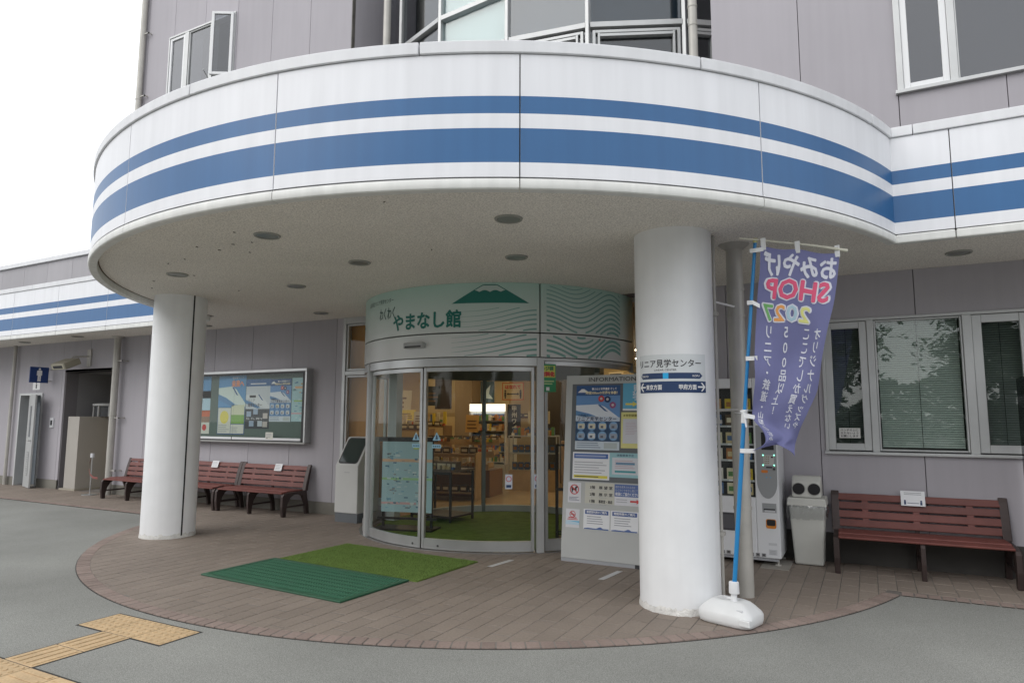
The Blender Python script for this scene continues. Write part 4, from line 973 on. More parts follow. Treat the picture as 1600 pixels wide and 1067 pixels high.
p.rect(F(0), 0, w, 0, h, creamp); p.rect(F(1), 0, w, .62, h, skyb); p.rect(F(1), 0, w, .62, .75, deepb); p.rect(F(1), 0, w, .4, .62, paleb); p.rect(F(1), 0, w, .30, .41, flat((.55, .12, .04))); p.rect(F(1), 0, w, .2, .3, flat((.25, .15, .1))); p.disc(F(2), w*.55, .11, .055, redp); tag(p.obj('poster'), 'narrow travel poster with red disc at the left column edge of the showcase', 'poster', 'posters in the showcase')
p = M(); F = PF(-10.03, 1.19); w, h = .68, 1.0
p.rect(F(0), 0, w, 0, h, deepb); F2 = lambda L: (lambda u, v, f=F(L): f(u, v+.46)); train_art(p, F2, w, .54, flat((.62, .7, .66)), skyb, deepb)
p.text('未来へ', .12, F(4), flat((.75, .28, .15)), bold=.006, u=.33, v=.82, width=.30); p.text('超電導リニア', .035, F(4), wht, u=.34, v=.95, width=.28)
p.rect(F(3), .015, .335, .015, .45, creamp); p.disc(F(4), .175, .29, .11, flat((.7, .6, .1)), 20); textlines(p, F, .03, .32, .03, .17, 4, gry, 4)
p.rect(F(3), .345, .665, .33, .5, flat((.6, .62, .45))); p.rect(F(3), .345, .665, .18, .33, flat((.2, .38, .08))); p.rect(F(3), .345, .665, .015, .17, creamp); textlines(p, F, .36, .55, .03, .13, 3, gry, 4)
tag(p.obj('poster'), 'big blue train poster with orange kanji headline in the showcase', 'poster', 'posters in the showcase')
p = M(); F = PF(-9.34, 1.29); w, h = .57, .83
p.rect(F(0), 0, w, 0, h, flat((.03, .035, .045))); F2 = lambda L: (lambda u, v, f=F(L): f(u, v+.33)); train_art(p, F2, w, .38, flat((.66, .68, .7)), flat((.55, .58, .62)), deepb); p.rect(F(1), 0, w, .71, h, flat((.04, .12, .3))); p.rect(F(2), .1, .47, .745, .76, wht)
p.rect(F(5), .09, .24, .52, .56, ink); p.text('リニア', .06, F(5), ink, u=.06, v=.45, width=.16); p.text('見学センター', .07, F(5), ink, bold=.002, u=.06, v=.37, width=.33)
for u, v in ((.03, .2), (.19, .24), (.42, .17), (.3, .04), (.1, .04), (.42, .03)): p.rect(F(2), u, u+.11, v, v+.09, flat(random.choice([(.45, .5, .55), (.3, .38, .5), (.5, .45, .42)])))
p.text('見る、学ぶ、体験する', .04, F(3), wht, u=.03, v=.155, width=.38)
tag(p.obj('poster'), 'black and white train poster with photo tiles in the showcase centre', 'poster', 'posters in the showcase')
def blue_poster(F, w, h):
    p = M(); p.rect(F(0), 0, w, 0, h, flat((.07, .2, .45))); F2 = lambda L: (lambda u, v, f=F(L): f(u, v+h*.44)); train_art(p, F2, w, h*.4, flat((.68, .72, .78)), flat((.13, .28, .55)), deepb)
    p.rect(F(1), 0, w, h*.84, h, deepb); p.pol(F(2), [(w*.03, h*.89), (w*.12, h*.945), (w*.18, h*.945), (w*.3, h*.89)], wht)
    p.text('富士山と世界遺産 そして', h*.04, F(3), wht, bold=.001, u=w*.36, v=h*.93, width=w*.56); p.text('時速500kmの世界を体験！', h*.05, F(3), flat((.8, .7, .45)), bold=.0015, u=w*.22, v=h*.865, width=w*.72)
    for u, v, c in ((.58, .79, redp), (.72, .78, navy), (.84, .69, flat((.3, .08, .2)))): p.disc(F(5), w*u, h*v, w*.07, c, 16); p.disc(F(6), w*u, h*v, w*.03, flat((.55, .5, .5)), 8)
    p.pol(F(3), [(0, h*.44), (w, h*.44), (w, h*.5), (0, h*.53)], flat((.55, .64, .75)))
    p.text('山梨県立', h*.035, F(5), navy, u=w*.06, v=h*.52, width=w*.24)
    p.text('リニア見学センター', h*.07, F(7), flat((.7, .74, .8)), bold=.009*h, u=w*.05, v=h*.45, width=w*.88); p.text('リニア見学センター', h*.07, F(8), navy, bold=.003*h, u=w*.05, v=h*.45, width=w*.88)
    for i in range(4):
        for j in range(2):
            c = random.choice([(.5, .55, .62), (.62, .62, .6), (.3, .34, .4), (.6, .55, .4)]); p.disc(F(4), w*(.13+.245*i), h*(.365-.15*j), w*.098, flat((.2, .38, .62)), 14); p.rect(F(5), w*(.06+.245*i), w*(.21+.245*i), h*(.325-.15*j), h*(.40-.15*j), flat(c)); p.rect(F(6), w*(.09+.245*i), w*(.15+.245*i), h*(.335-.15*j), h*(.37-.15*j), flat((.15, .16, .2)))
    p.rect(F(3), 0, w, 0, h*.13, flat((.55, .62, .68))); textlines(p, F, w*.04, w*.6, h*.02, h*.12, 3, flat((.2, .25, .35)), 4); p.rect(F(4), w*.66, w*.95, h*.02, h*.11, flat((.45, .5, .5)))
    return p
tag(blue_poster(PF(-8.77, 1.41), .48, .70).obj('poster'), 'blue exhibition poster with round photos right of centre in the showcase', 'poster', 'posters in the showcase')
p = M(); F = PF(-8.275, 1.415); w, h = .335, .705
p.rect(F(0), 0, w, 0, h, flat((.36, .56, .60))); p.rect(F(1), .06, w, .53, .57, flat((.7, .4, .22))); p.rect(F(1), .05, w, .32, .345, flat((.3, .5, .12))); p.rect(F(1), 0, .25, .12, .14, flat((.65, .35, .38)))
for i in range(30): u, v = random.uniform(.01, .27), random.uniform(.02, .62); p.rect(F(2), u, u+random.uniform(.02, .06), v, v+random.uniform(.006, .025), flat(random.choice([(.1, .25, .4), (.55, .68, .7), (.2, .5, .55), (.5, .3, .1)])))
tag(p.obj('poster'), 'pale blue sightseeing map poster at the right end of the showcase', 'poster', 'posters in the showcase')
p = M(); F = frame((-8.72, yf-.003, 1.125), (1, 0, 0), (0, 0, 1), (0, -1, 0)); p.rect(F(0), 0, .17, 0, .115, flat((.6, .6, .54))); textlines(p, F, .02, .15, .03, .1, 3, gry); p.rect(F(2), .03, .05, .015, .03, ink)
tag(p.obj('small_notice'), 'small cream notice at the lower rail of the showcase', 'notice')

# ================================================================== KIOSK
ki = thing('touch_kiosk', 'white touch screen kiosk with slanted dark screen left of the vestibule', 'kiosk', (-6.65, 7.7, 0))
T = lambda a, b, c: (c, a, b)
p = M(); p.prism([(7.5, .13), (7.98, .13), (7.98, 1.2), (7.76, 1.2), (7.5, .80)], -6.87, -6.45, mat('kiosk_body', (.62, .62, .6), .5, var=(2, .05)), T); p.obj('body', ki, bevel=.012)
p = M(); p.box(-6.865, -6.455, 7.515, 7.97, 0.001, .13, mat('kiosk_plinth', (.14, .15, .16), .6)); p.obj('plinth', ki)
ny, nzz = -.838, .545
F = frame((-6.84, 7.515, .825), (1, 0, 0), (0, .26, .4), (0, -.4, .26)); p = M(); rr = .05
def rrect(x0, x1, y0, y1, r, n=5):
    return [(cx+r*cos(a0+pi/2*i/n), cy+r*sin(a0+pi/2*i/n)) for cx, cy, a0 in ((x1-r, y0+r, -pi/2), (x1-r, y1-r, 0), (x0+r, y1-r, pi/2), (x0+r, y0+r, pi)) for i in range(n+1)]
p.pol(F(3), rrect(.0, .36, .0, .43, .05), black); p.pol(F(6), rrect(.02, .34, .02, .41, .04), mat('screen_glass', (.04, .055, .05), .06)); p.obj('screen', ki)
p = M(); p.box(-6.70, -6.60, 7.498, 7.5, .70, .705, gry); p.obj('slot', ki)

# ================================================================== INFORMATION BOARD
ib = thing('information_board', 'leaning grey information board with many notices between vestibule and right column', 'board', (-2.5, 6.8, 0))
IX0, IX1 = -2.945, -2.075
T = lambda x, y, z: (x, 6.662+y+.1*z, z)
boardm = mat('board_grey', (.47, .48, .47), .5, var=(2, .05)); p = M(); p.box(IX0, IX1, 0, .035, .035, 1.955, boardm, T); p.obj('panel', ib, bevel=.004)
p = M(); p.box(IX0+.003, IX1-.003, .001, .036, .0, .034, gry, T); p.box(IX1-.06, IX1+.002, -.004, .04, 0, .034, ink, T); p.obj('foot_rail', ib)
p = M(); p.tube([(IX0+.05, 6.86, 1.5), (IX0+.05, 7.25, .01)], .014, alu, 8); p.tube([(IX1-.05, 6.86, 1.5), (IX1-.05, 7.25, .01)], .014, alu, 8); p.tube([(IX0+.05, 7.2, .15), (IX1-.05, 7.2, .15)], .01, alu, 8); p.obj('rear_strut', ib)
def IF(x, z): return frame((x, 6.660+.1*z, z), (1, 0, 0), (0, .1, 1), (0, -1, .1))
p = M(); F = IF(-2.87, .825); p.rect(F(0), 0, .80, 0, 1.04, mat('recess_board', (.12, .13, .14), .6)); p.obj('pin_board', ib)
p = M(); F = IF(-2.68, 1.885); p.text('INFORMATION', .064, F(1), ink, u=0, v=0, width=.53, bold=-.0004); p.obj('lettering', ib)
def note(x0, x1, z0, z1, base, label, fn=None):
    p = M(); F = IF(x0, z0); p.rect(F(1), 0, x1-x0, 0, z1-z0, base)
    if fn: fn(p, F, x1-x0, z1-z0)
    o = p.obj('board_notice'); tag(o, label, 'notice', 'notices on the information board'); return o
q = blue_poster(IF(-2.82, 1.155), .50, .69); tag(q.obj('board_poster'), 'large blue train poster at the top of the information board', 'poster')
def fn(p, F, w, h):
    p.text('見', .09, F(2), flat((.62, .7, .78)), bold=.003, u=w*.75, v=h*.68, align='C'); p.text('学', .09, F(2), flat((.62, .7, .78)), bold=.003, u=w*.75, v=h*.40, align='C')
    p.pol(F(2), [(.03, h*.2), (.11, h*.2), (.11, h*.14), (.16, h*.235), (.11, h*.33), (.11, h*.27), (.03, h*.27)], yel); p.rect(F(2), 0, w, 0, .02, wht)
note(-2.29, -2.09, 1.57, 1.86, flat((.12, .42, .62)), 'sky blue notice with yellow arrow at the top right of the information board', fn)
def fn(p, F, w, h): p.rect(F(2), .02, w, .05, h-.07, flat((.62, .62, .66))); p.text('★特別試乗会', .028, F(2), flat((.2, .18, .02)), bold=.001, u=.02, v=h-.045, width=w-.03); textlines(p, F, .05, w-.03, .14, h-.1, 8, flat((.5, .35, .4)), 3, .2)
note(-2.305, -2.09, 1.18, 1.555, flat((.68, .64, .25)), 'yellow bordered lilac notice below the sky blue one on the board', fn)
def fn(p, F, w, h): p.rect(F(2), .015, w-.015, h-.065, h-.015, flat((.06, .13, .38))); p.rect(F(3), .03, w-.04, h-.05, h-.03, flat((.3, .36, .55))); textlines(p, F, .02, w-.03, .06, h-.09, 5, flat((.25, .25, .3)), 2, .22); p.rect(F(2), .015, w-.02, .015, .045, flat((.7, .62, .08))); p.rect(F(3), .03, w-.12, .026, .034, ink)
note(-2.84, -2.425, .845, 1.13, paper, 'white notice with blue header and yellow foot on the information board', fn)
def fn(p, F, w, h): p.rect(F(2), .03, w-.02, .03, h-.05, flat((.6, .62, .66))); p.text('体験乗車予定', .026, F(3), navy, u=.08, v=h-.035, width=w-.15); p.rect(F(3), .07, w-.06, .13, .155, flat((.1, .3, .45))); textlines(p, F, .06, w-.05, .09, h-.07, 5, flat((.5, .2, .25)), 3, .2); p.rect(F(3), .06, w-.05, .05, .07, flat((.05, .3, .33)))
note(-2.425, -2.09, .88, 1.132, flat((.30, .52, .56)), 'teal bordered notice beside the yellow footed one on the board', fn)
def ring(p, F, u, v, r, bar=True):
    p.disc(F(4), u, v, r, redp, 24, r0=r*.82)
    if bar: c = .707*r; p.pol(F(4), [(u-c-.003, v+c-.005), (u-c+.005, v+c+.003), (u+c+.003, v-c+.005), (u+c-.005, v-c-.003)], redp)
def fn(p, F, w, h):
    ring(p, F, w/2, h*.65, .052)
    p.pol(F(3), [(w/2-.03, h*.65-.028), (w/2-.02, h*.65-.028), (w/2-.018, h*.65-.008), (w/2+.012, h*.65-.008), (w/2+.014, h*.65-.028), (w/2+.024, h*.65-.028), (w/2+.024, h*.65+.012), (w/2+.036, h*.65+.02), (w/2+.03, h*.65+.034), (w/2+.012, h*.65+.034), (w/2+.004, h*.65+.012), (w/2-.022, h*.65+.012), (w/2-.034, h*.65+.026), (w/2-.036, h*.65+.02)], ink)
    textlines(p, F, .015, w-.015, .02, h*.3, 3, navy, 2, .3)
note(-2.885, -2.735, .60, .81, flat((.66, .66, .69)), 'no dogs notice with red ring on the information board', fn)
def fn(p, F, w, h):
    for i, (a, b, c) in enumerate((('3階', '展 望 室', 'Observatory'), ('2階', '展 示 室', 'Exhibition Hall'), ('1階', '事務室・商店', 'Office · Shop'))):
        v = h*(.72-.33*i); p.text(a, .036, F(2), ink, bold=.0012, u=.055, v=v, width=.058); p.text(b, .036, F(2), ink, bold=.0012, u=.155, v=v, width=.15); p.text(('3F', '2F', '1F')[i], .014, F(2), gry, u=.07, v=v-.022); p.text(c, .014, F(2), gry, u=.16, v=v-.022, width=.08)
        p.rect(F(2), 0, w, h*(.345*i)+.0, h*(.345*i)+.002, lgr)
note(-2.69, -2.365, .60, .815, flat((.56, .55, .48)), 'beige floor guide panel with three floors on the information board', fn)
def fn(p, F, w, h): p.rect(F(2), 0, w, h*.42, h, flat((.09, .15, .36))); p.text('館内を見学される方は', .026, F(3), lgr, u=.01, v=h*.83, width=w*.75); p.text('わくわくやまなし館にて', .028, F(3), lgr, u=.01, v=h*.67, width=w*.85); p.text('検温にご協力ください', .036, F(3), wht, bold=.0008, u=.01, v=h*.48, width=w*.9); textlines(p, F, .02, w*.5, h*.12, h*.34, 2, gry, 2, .25); p.pol(F(2), [(w*.6, h*.17), (w*.84, h*.17), (w*.84, h*.1), (w*.98, h*.215), (w*.84, h*.33), (w*.84, h*.26), (w*.6, h*.26)], redp)
note(-2.363, -2.082, .60, .812, flat((.66, .66, .70)), 'blue topped notice with a red arrow pointing right on the board', fn)
def fn(p, F, w, h): ring(p, F, w*.5, h*.72, .034); p.rect(F(3), w*.35, w*.65, h*.69, h*.73, flat((.5, .1, .1))); p.rect(F(2), w*.2, w*.8, h*.5, h*.55, redp); p.rect(F(2), w*.12, w*.88, h*.42, h*.46, redp); p.rect(F(2), .0, w, .03, h*.36, flat((.08, .45, .68))); p.pol(F(3), [(0, .03), (w, .03), (w, .055), (0, .07)], flat((.5, .65, .75)))
note(-2.90, -2.745, .345, .535, flat((.66, .66, .69)), 'no smoking notice with light blue foot on the information board', fn)
for x0, x1, lab, tt in ((-2.70, -2.41, 'left of the two blue headed guide notices low on the board', '展望室利用のご案内'), (-2.40, -2.105, 'right of the two blue headed guide notices low on the board', '開館時間のご案内')):
    def fn(p, F, w, h):
        p.rect(F(2), .018, w-.015, h*.75, h*.95, flat((.05, .10, .30))); p.text(tt, .026, F(3), wht, bold=.0008, u=.035, v=h*.81, width=w-.07); textlines(p, F, .04, w-.05, .05, h*.7, 4, flat((.2, .2, .25)), 2, .25)
        p.pol(F(2), [(.01, .0), (w-.01, .0), (w-.01, .012), (w*.75, .012), (w*.68, .026), (w*.62, .026), (w*.5, .01), (.05, .014), (.01, .008)], flat((.08, .14, .35)))
    note(x0, x1, .342, .545, paper, lab, fn)

# direction sign on the right column ---------------------------------
SCx, SCy, SR = -1.415, 5.586, .3225
sa0 = atan2(5.36-SCy, -1.645-SCx)
ds = thing('direction_sign', 'white and navy direction sign wrapped round the right column', 'sign', (SCx, SCy, 1.85))
def FS(L): return lambda u, v, dl=0: (SCx+(SR+.001*L+dl)*cos(sa0+u/SR), SCy+(SR+.001*L+dl)*sin(sa0+u/SR), v)
sw2 = atan2(5.431-SCy, -1.1365-SCx)-sa0; sw2 = (sw2 if sw2 > 0 else sw2+2*pi)*SR
p = M(); p.rect(FS(0), 0, sw2, 1.785, 2.0, flat((.66, .69, .70)), nu=24); p.obj('white_plate', ds); p = M(); p.rect(FS(0.5), 0, sw2, 1.695, 1.785, navy, nu=24); p.obj('navy_plate', ds)
p = M()
k = 20
ua, ub, za, zb = .02, sw2-.035, 1.805, 1.852
p.rect(FS(1), ua+.02, ub-.025, za, zb, navy, nu=k); p.pol(FS(1), [(ua, (za+zb)/2), (ua+.02, za), (ua+.02, zb)], navy); p.pol(FS(1), [(ub, (za+zb)/2), (ub-.025, zb), (ub-.025, za)], navy)
p.rect(FS(2), sw2*.40, sw2*.475, za, zb, sblue, nu=3)
p.text('リニア見学センター', .068, FS(2), ink, bold=.0014, u=.012, v=1.902, width=sw2-.06, fine=.03)
p.text('LINEAR CENTER', .022, FS(2), ink, u=sw2*.28, v=1.868, width=sw2*.30, fine=.03)
p.text('TOKYO', .022, FS(3), wht, bold=.0006, u=.035, v=1.82, width=.075, fine=.03); p.text('KOFU', .022, FS(3), wht, bold=.0006, u=sw2-.125, v=1.82, width=.06, fine=.03)
p.text('東京方面', .044, FS(3), wht, bold=.0012, u=.085, v=1.722, width=.145, fine=.03); p.text('甲府方面', .044, FS(3), wht, bold=.0012, u=sw2-.235, v=1.722, width=.14, fine=.03)
zc = 1.74
p.rect(FS(2), .025, .075, zc-.006, zc+.006, wht, nu=3); p.pol(FS(2), [(.008, zc), (.04, zc+.034), (.055, zc+.034), (.027, zc), (.055, zc-.034), (.04, zc-.034)], wht)
e1 = sw2-.006; p.rect(FS(2), e1-.075, e1-.012, zc-.006, zc+.006, wht, nu=3); p.pol(FS(2), [(e1, zc), (e1-.032, zc-.034), (e1-.047, zc-.034), (e1-.018, zc), (e1-.047, zc+.034), (e1-.032, zc+.034)], wht)
p.obj('sign_lettering', ds)

# ================================================================== VENDING MACHINE
vm = thing('vending_machine', 'white snack vending machine behind the grey downpipe', 'vending machine', (-1.35, 7.42, 0))
VX0, VX1, VY, VB = -1.90, -.848, 7.42, 7.97
p = M(); p.box(VX0, VX1, VY+.06, VB, .08, 1.90, whitem); p.obj('cabinet', vm, bevel=.008)
p = M(); p.box(VX0, -1.835, VY, VY+.06, .08, 1.915, whitem); p.box(-1.075, VX1, VY, VY+.06, .08, 1.915, whitem); p.box(-1.835, -1.075, VY+.001, VY+.06, 1.81, 1.915, whitem); p.box(-1.835, -1.075, VY+.001, VY+.06, .08, .68, whitem)
p.obj('front_door', vm, bevel=.01)
p = M(); p.box(-1.84, -1.07, VY+.055, VY+.06, .67, 1.82, flat((.03, .03, .032))); p.box(VX0+.03, VX1-.03, VY+.02, VB-.03, .05, .08, gry); p.obj('display_back', vm)
p = M(); p.box(-1.83, -1.08, VY+.012, VY+.016, .685, 1.805, caseglass); p.obj('pane', vm)
for i, z in enumerate((.853, 1.061, 1.228, 1.417, 1.585)):
    p = M(); p.box(-1.83, -1.08, VY+.02, VY+.052, z-.02, z, lgr)
    for j in range(5): p.box(-1.79+.15*j, -1.74+.15*j, VY+.018, VY+.02, z-.018, z-.002, wht)
    p.obj('shelf', vm)
vg = {}
for i, z in enumerate((.70, .853, 1.061, 1.228, 1.417, 1.585)):
    for j in range(5):
        k = random.randrange(10)
        if k not in vg: q = M(); q.prism([(-.055, -.008), (.055, -.008), (.055, .008), (-.055, .008)], 0, .115, goods_cols[k]); q.rect(frame((-.04, -.0085, .03), (1, 0, 0), (0, 0, 1), (0, -1, 0))(1), 0, .08, 0, .05, goods_cols[(k+3) % 10]); o = q.obj('snack_packet'); vg[k] = o
        else: o = vg[k].copy(); COL.objects.link(o)
        o.location = (-1.755+.15*j, VY+.036, z+.001); tag(o, 'snack packet in the white vending machine, %s row, %s from left' % (ROW[i], ORD[j]), 'packet', 'snack packets in the vending machine')
gp_ = mat('panel_grey', (.33, .34, .35), .4, .2)
F = frame((0, VY-.001, 0), (1, 0, 0), (0, 0, 1), (0, -1, 0))
p = M(); pts = [(-.855, 1.42), (-1.052, 1.42), (-1.055, .86)]+[(-.9555-.0995*cos(a), .86-.185*sin(a)) for a in [pi*i/14 for i in range(1, 14)]]+[(-.857, .86)]; p.pol(F(1), pts, gp_); p.obj('control_panel', vm)
p = M(); p.rect(F(2), -1.0, -.88, 1.17, 1.35, black); p.pol(F(2), rrect(-.985, -.882, 1.015, 1.118, .008), flat((.5, .5, .48)))
for i in range(3):
    for j in range(4): p.disc(F(4), -.968+.017*i, 1.10-.022*j, .006, flat((.25, .2, .12)), 8)
p.rect(F(4), -.91, -.89, 1.09, 1.105, ink); p.disc(F(3), -.884, .977, .021, flat((.25, .25, .25)), 16); p.disc(F(4), -.884, .977, .012, ink, 12)
p.pol(F(3), rrect(-1.01, -.945, .935, .965, .012), flat((.62, .2, .04))); p.rect(F(3), -.96, -.9, .985, 1.0, ink)
for u, v in ((-.96, .89), (-.92, .89)): p.disc(F(3), u, v, .005, sblue, 8)
p.obj('keypad', vm)
p = M()
for u, v in ((-.987, 1.115), (-.879, 1.118), (-.989, 1.014), (-.881, 1.016)): p.disc(F(5), u, v, .005, emis('green_led', (.2, 1, .6), 6), 8)
p.obj('status_light', vm)
p = M(); p.rect(F(1), -1.013, -.877, .535, .629, gp_); p.rect(F(2), -1.0, -.89, .56, .575, ink); p.rect(F(2), -.99, -.89, .54, .56, lgr); p.obj('note_slot', vm)
p = M(); p.pol(F(1), rrect(-.983, -.884, .377, .472, .02), flat((.62, .22, .03))); p.pol(F(2), rrect(-.975, -.892, .405, .466, .015), black); p.obj('coin_return', vm)
p = M(); p.pol(F(1), rrect(-1.70, -1.172, .33, .512, .02), flat((.05, .05, .055))); p.pol(F(2), rrect(-1.68, -1.30, .35, .49, .015), flat((.09, .09, .1))); p.obj('delivery_flap', vm)
p = M()
for i in range(9): 
    if i in (3, 4): continue
    p.rect(F(1), -1.50+.058*i, -1.458+.058*i, .092, .125, flat((.25, .25, .26))); p.rect(F(2), -1.49+.058*i, -1.468+.058*i, .10, .117, flat((.05, .05, .05)))
p.obj('vent', vm)
p = M(); p.rect(F(1), -.965, -.885, .21, .235, lgr); p.rect(F(1), -.965, -.885, .115, .17, lgr)
for i in range(3): p.rect(F(2), -.955, -.9, .125+.014*i, .13+.014*i, gry)
p.obj('label_sticker', vm)
for x in (VX0+.1, -.885):
    for y in (VY+.06, VB-.1): p = M(); p.cyl(x, y, .012, .012, .08, gmetal, 10); p.cyl(x, y, .03, .006, .02, gmetal, 12); p.obj('foot', vm)
p = M(); p.box(-1.04, -.77, 7.30, 7.78, 0.001, .008, mat('stone_pad', (.30, .28, .25), .8)); tag(p.obj('floor_pad'), 'thin pale pad on the tiles under the vending machine foot', 'pad')

# ================================================================== RUBBISH BIN
rb = thing('rubbish_bin', 'beige rubbish bin with two round holes between vending machine and bench', 'rubbish bin', (-.6, 7.85, 0))
p = M()
def frus(p, x0, x1, y0, y1, z0, X0, X1, Y0, Y1, z1, m):
    p.add([(x0, y0, z0), (x1, y0, z0), (x1, y1, z0), (x0, y1, z0), (X0, Y0, z1), (X1, Y0, z1), (X1, Y1, z1), (X0, Y1, z1)], [(0, 1, 2, 3), (4, 5, 6, 7), (0, 1, 5, 4), (1, 2, 6, 5), (2, 3, 7, 6), (3, 0, 4, 7)], m)
bx0, bx1, by0, by1 = -.745, -.475, 7.66, 7.93
frus(p, bx0, bx1, by0, by1, .004, bx0-.035, bx1+.035, by0-.04, by1+.03, .60, cream); p.obj('body', rb, bevel=.018)
p = M(); frus(p, bx0-.055, bx1+.055, by0-.06, by1+.045, .598, bx0-.045, bx1+.045, by0-.05, by1+.04, .68, cream); p.obj('rim', rb, bevel=.012)
p = M(); T = lambda a, b, c: (c, a, b); p.prism([(by0-.02, .681), (by1+.02, .681), (by1-.02, .86), (by1-.09, .895), (by0+.09, .895), (by0+.03, .84)], bx0-.005, bx1+.005, cream, T); p.obj('hood', rb, bevel=.02)
F = frame((0, by0-.022, .681), (1, 0, 0), (0, .05, .16), (0, -.16, .05))
p = M()
for u in (-.682, -.535):
    p.disc(F(3), u, .09, .066, flat((.35, .35, .32)), 24, r0=.058); p.disc(F(4), u, .09, .059, darkm, 24)
p.obj('throw_hole', rb)
bagm = glass('clear_film', (.86, .87, .88), 2.5)
p = M(); n = 72; rings = []
per = []
def rectpt(t, g):
    w, d = (bx1-bx0)/2+.04+g, (by1-by0)/2+.05+g; cx, cy = (bx0+bx1)/2, (by0+by1)/2; a = 2*pi*t
    k = 1/max(abs(cos(a))/w, abs(sin(a))/d); return cx+k*cos(a), cy+k*sin(a)
vs = []
for j, (z, g) in enumerate(((.605, .012), (.57, .022), (.52, .014), (.47, .01))):
    for i in range(n):
        x, y = rectpt(i/n, g+random.uniform(-.004, .007)); vs.append((x, y, z+random.uniform(-.012, .012)*(j > 0)))
p.add(vs, [(j*n+i, j*n+(i+1) % n, (j+1)*n+(i+1) % n, (j+1)*n+i) for j in range(3) for i in range(n)], bagm); p.obj('liner_bag', rb, smooth=60)

# smoked partition beside the right bench
pt = thing('partition_screen', 'smoked acrylic partition standing on edge at the right end of the bench', 'screen', (1.3, 7.6, 0))
p = M(); p.box(1.27, 1.276, 7.2, 7.96, .06, 1.88, smoke); p.obj('acrylic_sheet', pt); p = M(); p.box(1.26, 1.286, 7.18, 7.2, 0, 1.88, black); p.box(1.22, 1.33, 7.2, 7.9, 0, .02, black); p.obj('foot', pt)
# window notice
p = M(); F = frame((-.285, 7.978, 1.29), (1, 0, 0), (0, 0, 1), (0, -1, 0)); p.rect(F(0), 0, .20, 0, .105, flat((.62, .62, .60)))
for i, s_ in enumerate(('ベンチの上に', '立たないよう', 'お願いします')): p.text(s_, .026, F(1), ink, bold=.0006, u=.015, v=.074-.031*i, width=.165)
tag(p.obj('window_notice'), 'small white notice taped inside the left light of the right window', 'notice')

# ================================================================== FLAG
FT = [[(-.663, 5.27, 2.797), (-.401, 5.46, 2.78), (-.136, 5.69, 2.77)], [(-.673, 5.268, 2.619), (-.42, 5.446, 2.609), (-.156, 5.664, 2.605)], [(-.698, 5.266, 2.425), (-.45, 5.431, 2.406), (-.191, 5.637, 2.393)],
      [(-.715, 5.264, 2.206), (-.475, 5.416, 2.195), (-.24, 5.609, 2.185)], [(-.728, 5.262, 1.964), (-.506, 5.401, 1.962), (-.283, 5.58, 1.963)], [(-.734, 5.26, 1.787), (-.532, 5.355, 1.749), (-.328, 5.549, 1.72)],
      [(-.767, 5.258, 1.606), (-.581, 5.338, 1.578), (-.399, 5.517, 1.561)], [(-.762, 5.256, 1.497), (-.602, 5.319, 1.446), (-.459, 5.482, 1.427)], [(-.676, 5.254, 1.399), (-.568, 5.299, 1.363), (-.486, 5.444, 1.332)],
      [(-.672, 5.252, 1.318), (-.598, 5.276, 1.312), (-.489, 5.4, 1.277)], [(-.779, 5.25, 1.258), (-.564, 5.24, 1.3), (-.49, 5.33, 1.211)]]
def cr1(a, b, c, d, t): return .5*((2*b)+(c-a)*t+(2*a-5*b+4*c-d)*t*t+(3*b-a-3*c+d)*t*t*t)
def flag_pt(u, v, off=0.0):
    v = min(max(v, 0), 1); n = len(FT)-1; i = min(int(v*n), n-1); t = v*n-i
    pts = []
    for k in range(3):
        P = [Vector(FT[min(max(i+d, 0), n)][k]) for d in (-1, 0, 1, 2)]
        pts.append(Vector([cr1(P[0][q], P[1][q], P[2][q], P[3][q], t) for q in range(3)]))
    A, B, C_ = pts; w0 = 2*(u-.5)*(u-1); w1 = -4*u*(u-1); w2 = 2*u*(u-.5)
    P = A*w0+B*w1+C_*w2
    amp = .014+.045*v
    P.y += amp*sin(u*9+v*5.2+.6)*.55+amp*.6*sin(u*3-v*17)+(.012*sin((u*4+v*11)*2.1))*v
    P.y += .085*v**3*sin(u*8.5+v*12)+.04*v*v*sin(u*6.5+v*10.5)+.02*v*sin(u*13-v*21)*u; P.x += .012*v*sin(v*14+u*5)
    P.z -= .012*sin(pi*u*2)**2*(1-v)
    return P+Vector((.30, -.93, .0))*off
fl = thing('banner_flag', 'blue souvenir shop flag seen from behind on a blue pole beside the right column', 'flag', (-.94, 5.28, 0))
cloth = mat('flag_cloth', (.21, .22, .42), .8, var=(3, .06)); b_ = cloth.node_tree.nodes['Principled BSDF']
b_.inputs['Transmission Weight'].default_value = 0
t = cloth.node_tree; tl_ = t.nodes.new('ShaderNodeBsdfTranslucent'); tl_.inputs[0].default_value = (.22, .225, .52, 1); mxs = t.nodes.new('ShaderNodeMixShader'); mxs.inputs[0].default_value = .35
o_ = [n_ for n_ in t.nodes if n_.type == 'OUTPUT_MATERIAL'][0]; t.links.new(b_.outputs[0], mxs.inputs[1]); t.links.new(tl_.outputs[0], mxs.inputs[2]); t.links.new(mxs.outputs[0], o_.inputs[0])
p = M(); nu, nv = 40, 110
p.add([flag_pt(i/nu, j/nv) for j in range(nv+1) for i in range(nu+1)], [(j*(nu+1)+i, j*(nu+1)+i+1, (j+1)*(nu+1)+i+1, (j+1)*(nu+1)+i) for j in range(nv) for i in range(nu)], cloth)
clo = p.obj('cloth', fl, smooth=180)
FWm, FHm = .6, 1.62     # flag size used for lettering, metres
def FF(L): return lambda x, y, dl=0: flag_pt(1-x/FWm, 1-y/FHm, .0035+.0009*L+dl)      # mirrored: the print is seen through from the back
p = M()
fw = flat((.62, .63, .70), .8)
p.text('おみやげ', .165, FF(1), fw, bold=.005, u=.02, v=1.435, width=.55, fine=.03)
